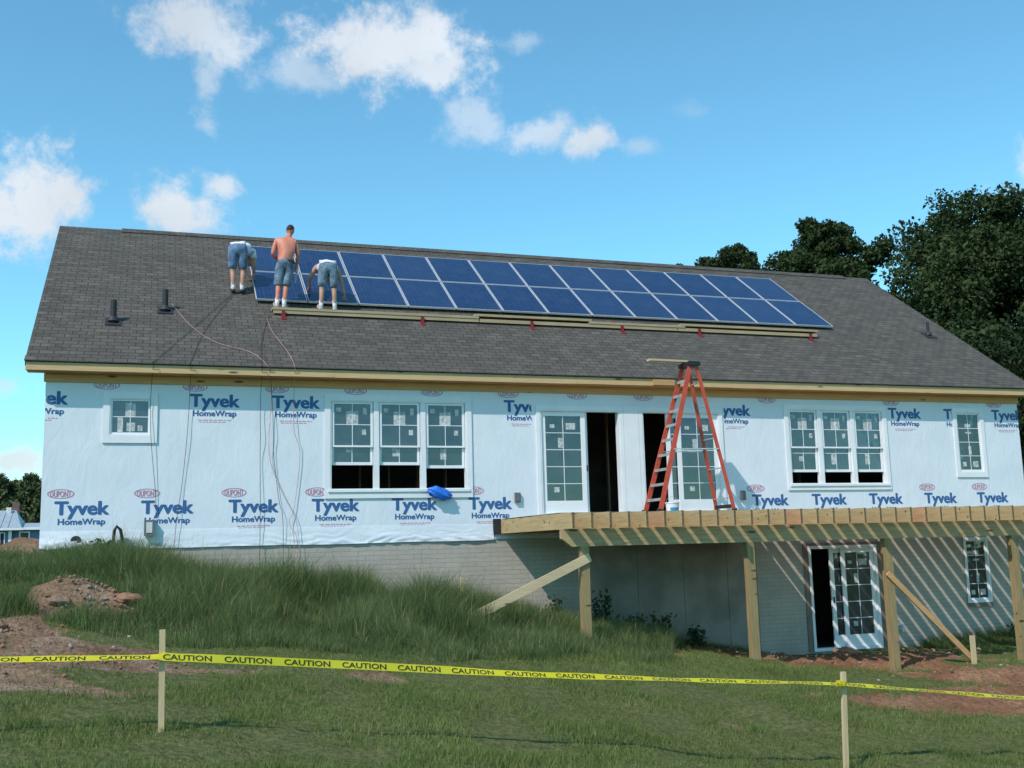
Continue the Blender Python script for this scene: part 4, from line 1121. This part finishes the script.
# man bending over the panels in a white tank top
person((5.11, 1.78, PT), dict(
    pelvis=(.0, -.03, .91), waist=(.02, .10, 1.0), chest=(.05, .34, 1.05), nb=(.07, .50, 1.02), neck=(.08, .56, .985), hc=(.085, .62, .93), head=(.09, .67, .885),
    shL=(-.17, .42, 1.02), shR=(.27, .42, 1.01), elL=(-.31, .48, .78), elR=(.36, .44, .72), wrL=(-.27, .70, .66), wrR=(.42, .42, .46),
    hipL=(-.10, -.03, .87), hipR=(.10, -.03, .87), knL=(-.12, .0, .47), knR=(.13, .0, .47), anL=(-.135, .0, .085), anR=(.145, .0, .085)),
    'man in a white tank top and jean shorts bending forward over the panels', 'skin', 'jeans2', 'white', (.05, .3, -.95), (0, .95, .3),
    [('wrL', (0, .8, -.5), (1, 0, 0), .4), ('wrR', (.1, 0, -1), (-1, .2, 0), .4)], 'shoe_w', hem=.62)
# man at the left end of the array
zb = ZE + math.tan(SL) * (2.50 + OV) + .02
person((3.37, 2.50, zb), dict(
    pelvis=(-.02, -.06, .93), waist=(.05, .05, 1.02), chest=(.15, .25, 1.03), nb=(.22, .37, .97), neck=(.245, .41, .92), hc=(.26, .45, .86), head=(.27, .47, .815),
    shL=(.0, .37, .99), shR=(.32, .26, .97), elL=(.08, .50, .74), elR=(.355, .27, .69), wrL=(.21, .52, .60), wrR=(.35, .36, .53),
    hipL=(-.12, -.06, .89), hipR=(.08, -.06, .89), knL=(-.11, .0, .47), knR=(.10, .0, .47), anL=(-.09, -.02, .085), anR=(.08, -.02, .085)),
    'man in a grey white shirt bent double at the left end of the panels', 'skin', 'jeans', 'white', (.3, .3, -.9), (.3, .9, .3),
    [('wrL', (.4, .3, -.8), (0, 1, 0), .5), ('wrR', (0, .4, -.9), (-.5, .8, 0), .5)], 'shoe', hem=.55, sleeves=True)


# ------------------------------------------------------------------ grass
def blades(name, n, region, hfun, dens, w0, mt, label, segs=1, lean=.5, cat='grass'):
    x0, x1, y0, y1 = region
    X = rng.uniform(x0, x1, n * 2); Y = rng.uniform(y0, y1, n * 2)
    keep = rng.random(n * 2) < dens(X, Y); X, Y = X[keep][:n], Y[keep][:n]; n = len(X)
    Z = height(X, Y) - .012 - .03 * dirt(X, Y); hh = hfun(X, Y) * rng.uniform(.55, 1.25, n); an = rng.uniform(0, 2 * np.pi, n); la = rng.uniform(0, 2 * np.pi, n); le = rng.uniform(.1, 1, n) * lean * hh
    wd = w0 * rng.uniform(.6, 1.4, n); dx, dy = np.cos(an) * wd / 2, np.sin(an) * wd / 2; lx_, ly_ = np.cos(la) * le, np.sin(la) * le
    tint = np.clip(rng.beta(2, 2.5, n), 0, 1)
    B0 = np.stack([X - dx, Y - dy, Z], -1); B1 = np.stack([X + dx, Y + dy, Z], -1)
    if segs == 1:
        T = np.stack([X + lx_, Y + ly_, Z + hh], -1); V = np.stack([B0, B1, T], 1).reshape(-1, 3); F = np.arange(3 * n).reshape(-1, 3); tv = np.repeat(tint, 3)
    else:
        M0 = np.stack([X - dx * .8 + lx_ * .35, Y - dy * .8 + ly_ * .35, Z + hh * .6], -1); M1 = np.stack([X + dx * .8 + lx_ * .35, Y + dy * .8 + ly_ * .35, Z + hh * .6], -1)
        T = np.stack([X + lx_, Y + ly_, Z + hh * .97], -1); V = np.stack([B0, B1, M0, M1, T], 1).reshape(-1, 3)
        b = np.arange(n)[:, None] * 5; F = np.concatenate([b + [0, 1, 3], b + [0, 3, 2], b + [2, 3, 4]]); tv = np.repeat(tint, 5)
    ob = arr_mesh(name, V, F, mt, tv)
    tag(ob, label, cat, kind='stuff')


def inhouse(x, y): return (x > -.03) & (x < L + .03) & (y > -.02)


def tallmask(x, y):
    n = fbm(x, y, .7, 4) - .5
    edge_y = np.interp(x, [-8, -1, .3, 1.2, 2.2, 5, 8, 9.5, 10.5, 13], [-5.6, -5.0, -4.3, -4.8, -5.9, -5.9, -5.4, -4.5, -2.2, -1.2]) + n * 1.6
    right = np.exp(-((x - 18.8) / 1.7) ** 2 - ((y + .7) / .5) ** 2) > .35
    return np.where(((y > edge_y) & (x < 13.2) & (y < -.05)) | (right & (y < -.05)), 1.0, 0.0) * np.clip(1.15 - dirt(x, y) * 1.6, 0, 1)


def tall_h(x, y):
    base = np.interp(x, [-6, 0, 2, 4, 7, 8.5, 10, 12, 16, 20], [.22, .24, .50, .52, .46, .38, .28, .26, .26, .3])
    k = np.clip((y + 6.0) / 2.2, .35, 1.0)
    n = np.clip((fbm(x, y, .95, 4) - .28) / .5, 0, 1)
    g = lambda cx, cy, s, h: h * np.exp(-((x - cx) ** 2 + (y - cy) ** 2) / s ** 2)
    return base * k * (.22 + 1.35 * n) + g(1.1, -1.2, .8, .22) + g(5.2, -1.6, .9, .20) + g(6.6, -2.4, .8, .16) + g(3.4, -2.6, .8, .12)


blades('lawn_grass', 420000, (-5, 20, -14, -.05), lambda x, y: .02 + .12 * np.clip((fbm(x, y, 1.3, 4) - .25) / .6, 0, 1) ** 1.3, lambda x, y: np.clip(1 - dirt(x, y) * 1.1, 0.07, 1) * np.where((y > -2.6) & (x > 12.4) & (x < 17.6), .1, 1), .010, M['lawn'],
       'short rough mown grass covering the lawn in front of the house', lean=.9)
blades('tall_grass', 230000, (-7, 20, -7, -.05), tall_h, tallmask, .0065, M['tall'], 'tall unmown grass on the bank below the house wall', 2, .8)
blades('tall_grass_stalks', 2600, (-7, 13, -6.3, -.1), lambda x, y: tall_h(x, y) * 1.45, tallmask, .007, foliage_mat('dry_stalks', (.16, .15, .07), (.30, .26, .14), transl=.1), 'thin dry seed stalks standing among the tall grass', 2, .5)
blades('back_grass', 40000, (-14, -.1, -.05, 22), lambda x, y: .08 + .12 * fbm(x, y, 1, 3), lambda x, y: np.clip(1 - dirt(x, y) * 1.4, 0, 1), .016, M['tall'], 'rough grass beside the left end of the house', 2, .8)


# rubble: clods and stones of the bare earth
def clods(name, spots, label):
    mb = MB()
    for (cx, cy, sx, sy, n, r0, r1) in spots:
        for _ in range(n):
            x, y = random.gauss(cx, sx), random.gauss(cy, sy)
            if y > -.15: continue
            r = random.uniform(r0, r1) * random.uniform(.5, 1); z = float(height(x, y)) + r * .15
            P = []; k = 6; t0 = random.random() * 6
            for zz, q in ((-.6, .7), (.1, 1.0), (.6, .6)):
                for i in range(k): a = t0 + 2 * math.pi * i / k; e = q * random.uniform(.75, 1.2); P.append((x + r * e * math.cos(a), y + r * e * math.sin(a), z + r * zz * random.uniform(.8, 1.2)))
            P.append((x, y, z + r * .8)); F = []
            for j in range(2):
                for i in range(k): F.append((j * k + i, j * k + (i + 1) % k, (j + 1) * k + (i + 1) % k, (j + 1) * k + i))
            for i in range(k): F.append((2 * k + i, 2 * k + (i + 1) % k, 3 * k))
            mb.add(P, F, random.choices((0, 1, 2), (5, 3, 2))[0])
    tag(mb.build(name, [mat('red_clay_clod', (.24, .125, .075), .95, .25, 12), mat('brown_clod', (.19, .13, .09), .95, .25, 12), mat('pale_stone', (.27, .24, .21), .9, .25, 12)]), label, 'rubble', kind='stuff')


clods('rubble', [(.9, -3.5, .5, .4, 90, .012, .05), (0., -5.2, .8, .6, 110, .012, .045), (1.4, -3.9, .3, .2, 40, .02, .06), (.6, -6.8, 1.0, .5, 90, .01, .04), (14.4, -1.2, 1.6, .6, 150, .012, .05),
                 (15.6, -4.6, 1.2, .6, 70, .012, .04), (12.6, -2, .7, .5, 40, .012, .04), (17.3, -1.2, .8, .4, 40, .012, .04)], 'loose clods of red clay and stones on the bare earth')
for (x, y, r, lab) in ((.62, -3.85, .13, 'large tan clay lump on the dirt bank at the left'), (1.5, -3.75, .15, 'reddish clay lump at the right end of the dirt bank'), (-.1, -4.9, .16, 'brown clay lump low on the dirt bank at the left edge'), (14.35, -1.9, .20, 'red clay lump before the basement door')):
    z = float(height(x, y)); V, F = [], []; n, m_ = 16, 9
    for j in range(m_):
        for i in range(n):
            ph, th = math.pi * j / (m_ - 1), 2 * math.pi * i / n
            q = r * (.75 + .6 * (float(fbm(np.array(x * 9 + 3 * math.sin(ph) * math.cos(th)), np.array(y * 5 + 3 * math.sin(ph) * math.sin(th) + 2 * math.cos(ph)), 1.2, 3)) - .3))
            V.append((x + 1.4 * q * math.sin(ph) * math.cos(th), y + q * math.sin(ph) * math.sin(th), z + .62 * q * math.cos(ph) + .03))
    for j in range(m_ - 1):
        for i in range(n): F.append((j * n + i, (j + 1) * n + i, (j + 1) * n + (i + 1) % n, j * n + (i + 1) % n))
    tag(MB().add(V, F).build('clay_lump', bpy.data.materials['red_clay_clod'] if r > .14 else bpy.data.materials['brown_clod'], origin=(x, y, z)), lab, 'clay lump')


# ------------------------------------------------------------------ plants and trees
def leaf_cloud(P, size, up=.3):
    """random quads centred on the points P"""
    n = len(P); a = rng.normal(size=(n, 3)); a /= np.linalg.norm(a, axis=1)[:, None]; b = rng.normal(size=(n, 3)); b -= a * (a * b).sum(1)[:, None]; b /= np.linalg.norm(b, axis=1)[:, None]
    s = (size * rng.uniform(.6, 1.35, n))[:, None]
    V = np.stack([P - a * s, P + b * s * .55, P + a * s, P - b * s * .55], 1).reshape(-1, 3); F = np.arange(4 * n).reshape(-1, 4)
    return V, F, np.repeat(np.clip(rng.beta(2, 2.2, n), 0, 1), 4)


def weed(x, y, hgt, n, label):
    z = float(height(x, y)) - .02; r = empty('weed_plant', (x, y, z), label, 'plant', 'weeds under the deck'); mb = MB(); P = []
    for k in range(n):
        a = random.uniform(0, 6.28); ln = hgt * random.uniform(.6, 1.05); d = random.uniform(.1, .35) * ln
        pts = [Vector((x + math.cos(a) * d * t ** 1.5, y + math.sin(a) * d * t ** 1.5 * .6, z + ln * t)) for t in (0, .3, .6, .85, 1)]
        mb.tube(pts, [.006, .005, .004, .003, .002], 5)
        for t in np.linspace(.25, 1, 11):
            q = pts[0].lerp(pts[-1], t); P += [(q.x + random.gauss(0, .07), q.y + random.gauss(0, .06), q.z + random.gauss(0, .04)) for _ in range(4)]
    mb.build('stem', M['stem'], r); V, F, t = leaf_cloud(np.array(P), .05); arr_mesh('foliage', V, F, M['weed'], t, r)


for (x, y, h_, n, lab) in ((8.75, -1.1, .6, 5, 'leafy dark weed behind the first deck post, nearest the lit brick wall'), (9.7, -1.0, .85, 6, 'tallest dark weed against the smooth wall under the deck'), (10.35, -1.2, .6, 6, 'bushy dark weed at the middle of the smooth wall'),
                           (11.0, -.9, .55, 4, 'thin weed left of the second deck post'), (11.6, -1.2, .35, 4, 'low weed beside the second deck post'), (1.05, -.6, .55, 8, 'bushy green weed against the wrap left of the meter box'),
                           (19.3, -1.2, .5, 6, 'low weed below the basement window')):
    weed(x, y, h_, n, lab)


def tree(name, x, y, zg, hgt, blobs, nleaf, lsize, mt, label, trunk_r, grp, open_=.0):
    root = empty(name, (x, y, zg), label, 'tree', grp); mb = MB()
    tp_ = Vector((x, y, zg + hgt * .62)); mb.tube([(x, y, zg - .3), (x + .1, y, zg + hgt * .2), (x - .1, y + .1, zg + hgt * .42), tuple(tp_)], [trunk_r * 1.25, trunk_r, trunk_r * .75, trunk_r * .4], 10)
    Ps = []; tot = sum(b[3] ** 2 for b in blobs)
    for (bx, by, bz, br) in blobs:
        c = Vector((x + bx, y + by, zg + bz)); st = Vector((x, y, zg + min(bz * .55, hgt * .5))); md = st.lerp(c, .5) + Vector((0, 0, .3))
        mb.tube([st, md, c], [trunk_r * .42, trunk_r * .28, trunk_r * .1], 6)
        # sub-clumps on and in the blob
        k = max(10, int(28 * (br / 2) ** 1.5)); dirs = rng.normal(size=(k, 3)); dirs /= np.linalg.norm(dirs, axis=1)[:, None]; rad = br * rng.uniform(.48, 1.02, k)
        cc_ = np.array(c) + dirs * rad[:, None] * np.array([1, 1, .82]); cr = br * rng.uniform(.22, .40, k)
        nb = int(nleaf * br ** 2 / tot); w_ = cr ** 2 / (cr ** 2).sum()
        ci = rng.choice(k, nb, p=w_); dd = rng.normal(size=(nb, 3)); dd /= np.linalg.norm(dd, axis=1)[:, None]
        Ps.append(cc_[ci] + dd * (cr[ci] * rng.uniform(.2, 1.05, nb) ** .6)[:, None] * np.array([1.1, 1.1, .75]))
    mb.build('trunk', M['bark'], root)
    P = np.concatenate(Ps); P = P[P[:, 2] > zg + .4]; V, F, t = leaf_cloud(P, lsize); arr_mesh('crown', V, F, mt, t, root)


def blobset(w_, z0, z1, n, rmin, rmax, seed):
    r = np.random.default_rng(seed); out = []
    for i in range(n):
        t = (i + .5) / n; z = z0 + (z1 - z0) * t; spread = w_ * math.sin(math.pi * min(1, .25 + .72 * t)) ** .8 if True else w_
        a = i * 2.4 + r.uniform(-.4, .4); d = spread * r.uniform(.45, .8); br = r.uniform(rmin, rmax) * (1.1 - .35 * t)
        out.append((d * math.cos(a), d * math.sin(a), z - br * .3, br))
    return out


tree('oak_tree', 38.2, 18.4, -1.0, 17, blobset(8.2, 2.0, 15.6, 44, 2.3, 3.3, 3), 300000, .11, M['oak'], 'huge dark broadleaf tree behind the right end of the roof', .5, 'trees behind the right end of the house')
tree('oak_tree', 35.7, 28.0, -.8, 18.6, blobset(4.6, 7, 17.4, 22, 1.7, 2.4, 5), 120000, .115, M['oak'], 'round dark broadleaf tree left of the huge one, with sky gaps', .38, 'trees behind the right end of the house')
tree('oak_tree', 32.9, 33.0, -.8, 17.6, blobset(5.2, 9, 17.3, 22, 1.5, 2.1, 8), 80000, .115, M['oak'], 'lower dark treetop showing above the ridge, third from the right', .3, 'trees behind the right end of the house')
tree('oak_tree', 31.4, 36.6, -.8, 17.6, blobset(1.3, 11, 17.0, 6, .6, 1.0, 11), 5000, .15, M['oak'], 'tiny sparse treetop just above the ridge, farthest left of the right hand trees', .2, 'trees behind the right end of the house')
tree('oak_tree', 45.5, 17, -1.2, 16, blobset(5.5, 2, 15, 16, 1.8, 2.8, 14), 26000, .2, M['oak'], 'dark broadleaf tree at the right edge behind the huge one', .4, 'trees behind the right end of the house')
tree('understory_tree', 31.3, 13.5, -1.6, 7.5, blobset(3.4, 1.2, 6.8, 12, 1.2, 1.9, 17), 22000, .15, M['oak'], 'low dark understory tree beyond the right corner of the house', .2, 'trees behind the right end of the house')


def conifer(x, y, zg, hgt, wd, label):
    root = empty('conifer_tree', (x, y, zg), label, 'tree', 'conifers behind the blue house'); MB().tube([(x, y, zg - .2), (x, y, zg + hgt * .95)], [.22, .03], 8).build('trunk', M['bark'], root)
    P = []
    for k in range(150):
        t = rng.uniform(.06, 1) ; a = rng.uniform(0, 6.28); ln = wd * (1 - t) ** .55 * rng.uniform(.6, 1.1) + .15; z = zg + hgt * t
        s = rng.uniform(.15, 1, 60) ** .6; P.append(np.stack([x + np.cos(a) * ln * s + rng.normal(0, .22, 60), y + np.sin(a) * ln * s + rng.normal(0, .22, 60), z - ln * .15 * s + rng.normal(0, .22, 60)], -1))
    V, F, t = leaf_cloud(np.concatenate(P), .24); arr_mesh('crown', V, F, M['conifer'], t, root)


for (x, y, h_, w_, lab) in ((-11.9, 91, 8.3, 2.9, 'conifer at the left edge of the photo'), (-10.4, 93, 7.3, 2.6, 'rounded conifer second from the left edge'), (-8.7, 90, 7.8, 2.0, 'tallest pointed conifer behind the blue house wing'),
                            (-7.2, 89, 7.2, 1.9, 'conifer close to the left corner of the wrapped wall'), (-9.6, 84, 5.0, 2.2, 'low conifer in front of the taller ones behind the blue house'), (-5.4, 92, 7.6, 2.0, 'conifer just hidden behind the left corner of the white wall'), (-15, 94, 8.0, 2.4, 'conifer beyond the left edge of the photo')):
    conifer(x, y, -.2, h_, w_, lab)

# neighbour's house
nb_ = empty('neighbour_house', (-12, 72, -.2), 'distant blue house with grey metal roof and white trim at the left', 'house')
MN = mat('blue_siding', (.10, .19, .29), .8, .12, 2, (.2, .2, 6)); MR = mat('grey_metal_roof', (.30, .36, .40), .5, .1, 2, (5, .5, .5)); MD = mat('dark_porch', (.02, .025, .04), .9, .2)
MB().box(-18, -7.85, 68.6, 75, -.3, 2.3).build('wall', MN, nb_); MB().box(-7.85, -3.5, 69.0, 74, -.3, 2.2).build('wing_wall', MN, nb_)
rf = MB().add([(-18.4, 68.2, 2.2), (-7.1, 68.2, 2.2), (-7.9, 71.8, 3.75), (-17.6, 71.8, 3.75), (-7.1, 75.4, 2.2), (-18.4, 75.4, 2.2)], [(0, 1, 2, 3), (1, 4, 2), (5, 3, 2, 4), (0, 3, 5)]).build('roof', MR, nb_)
mb = MB()
for x in np.arange(-17.6, -7.8, .5): mb.bar((x, 68.2, 2.225), (x, 71.7, 3.73), .03, .05)
mb.build('roof_seam', MR, rf)
MB().box(-8.55, -8.2, 71.2, 71.5, 3.4, 3.95).build('chimney', mat('white_chimney', (.6, .6, .58), .8), rf); MB().box(-8.25, -7.75, 72.2, 72.7, 3.2, 4.4).build('brick_chimney', mat('chimney_brick', (.16, .09, .075), .9, .3, 12), rf)
MB().add([(-7.84, 68.7, 2.2), (-3.2, 68.7, 2.2), (-3.2, 71.5, 2.75), (-7.84, 71.5, 2.75)], [(0, 1, 2, 3)]).build('wing_roof', MR, nb_)
MB().box(-7.84, -3.2, 68.62, 68.70, 2.16, 2.34).box(-18.4, -7.0, 68.12, 68.2, 2.14, 2.3).box(-8.02, -7.80, 68.5, 68.6, -.3, 2.14).build('trim', M['trim'], nb_)
for x in (-7.35, -5.6):
    wq = MB(); frame_rect(wq, x, x + .75, .95, 2.05, 68.94, 69.0, .1); wq = wq.build('window', M['trim'], nb_); MB().box(x + .1, x + .65, 68.96, 68.98, 1.05, 1.95).build('pane', M['dark_int'], wq)
wq = MB(); frame_rect(wq, -8.62, -8.25, .7, 2.0, 68.5, 68.6, .06); wq = wq.build('window', M['trim'], nb_); MB().box(-8.56, -8.31, 68.52, 68.58, .76, 1.94).build('pane', MD, wq)
MB().box(-10.6, -8.7, 68.52, 68.6, -.3, 1.9).build('porch_opening', MD, nb_)
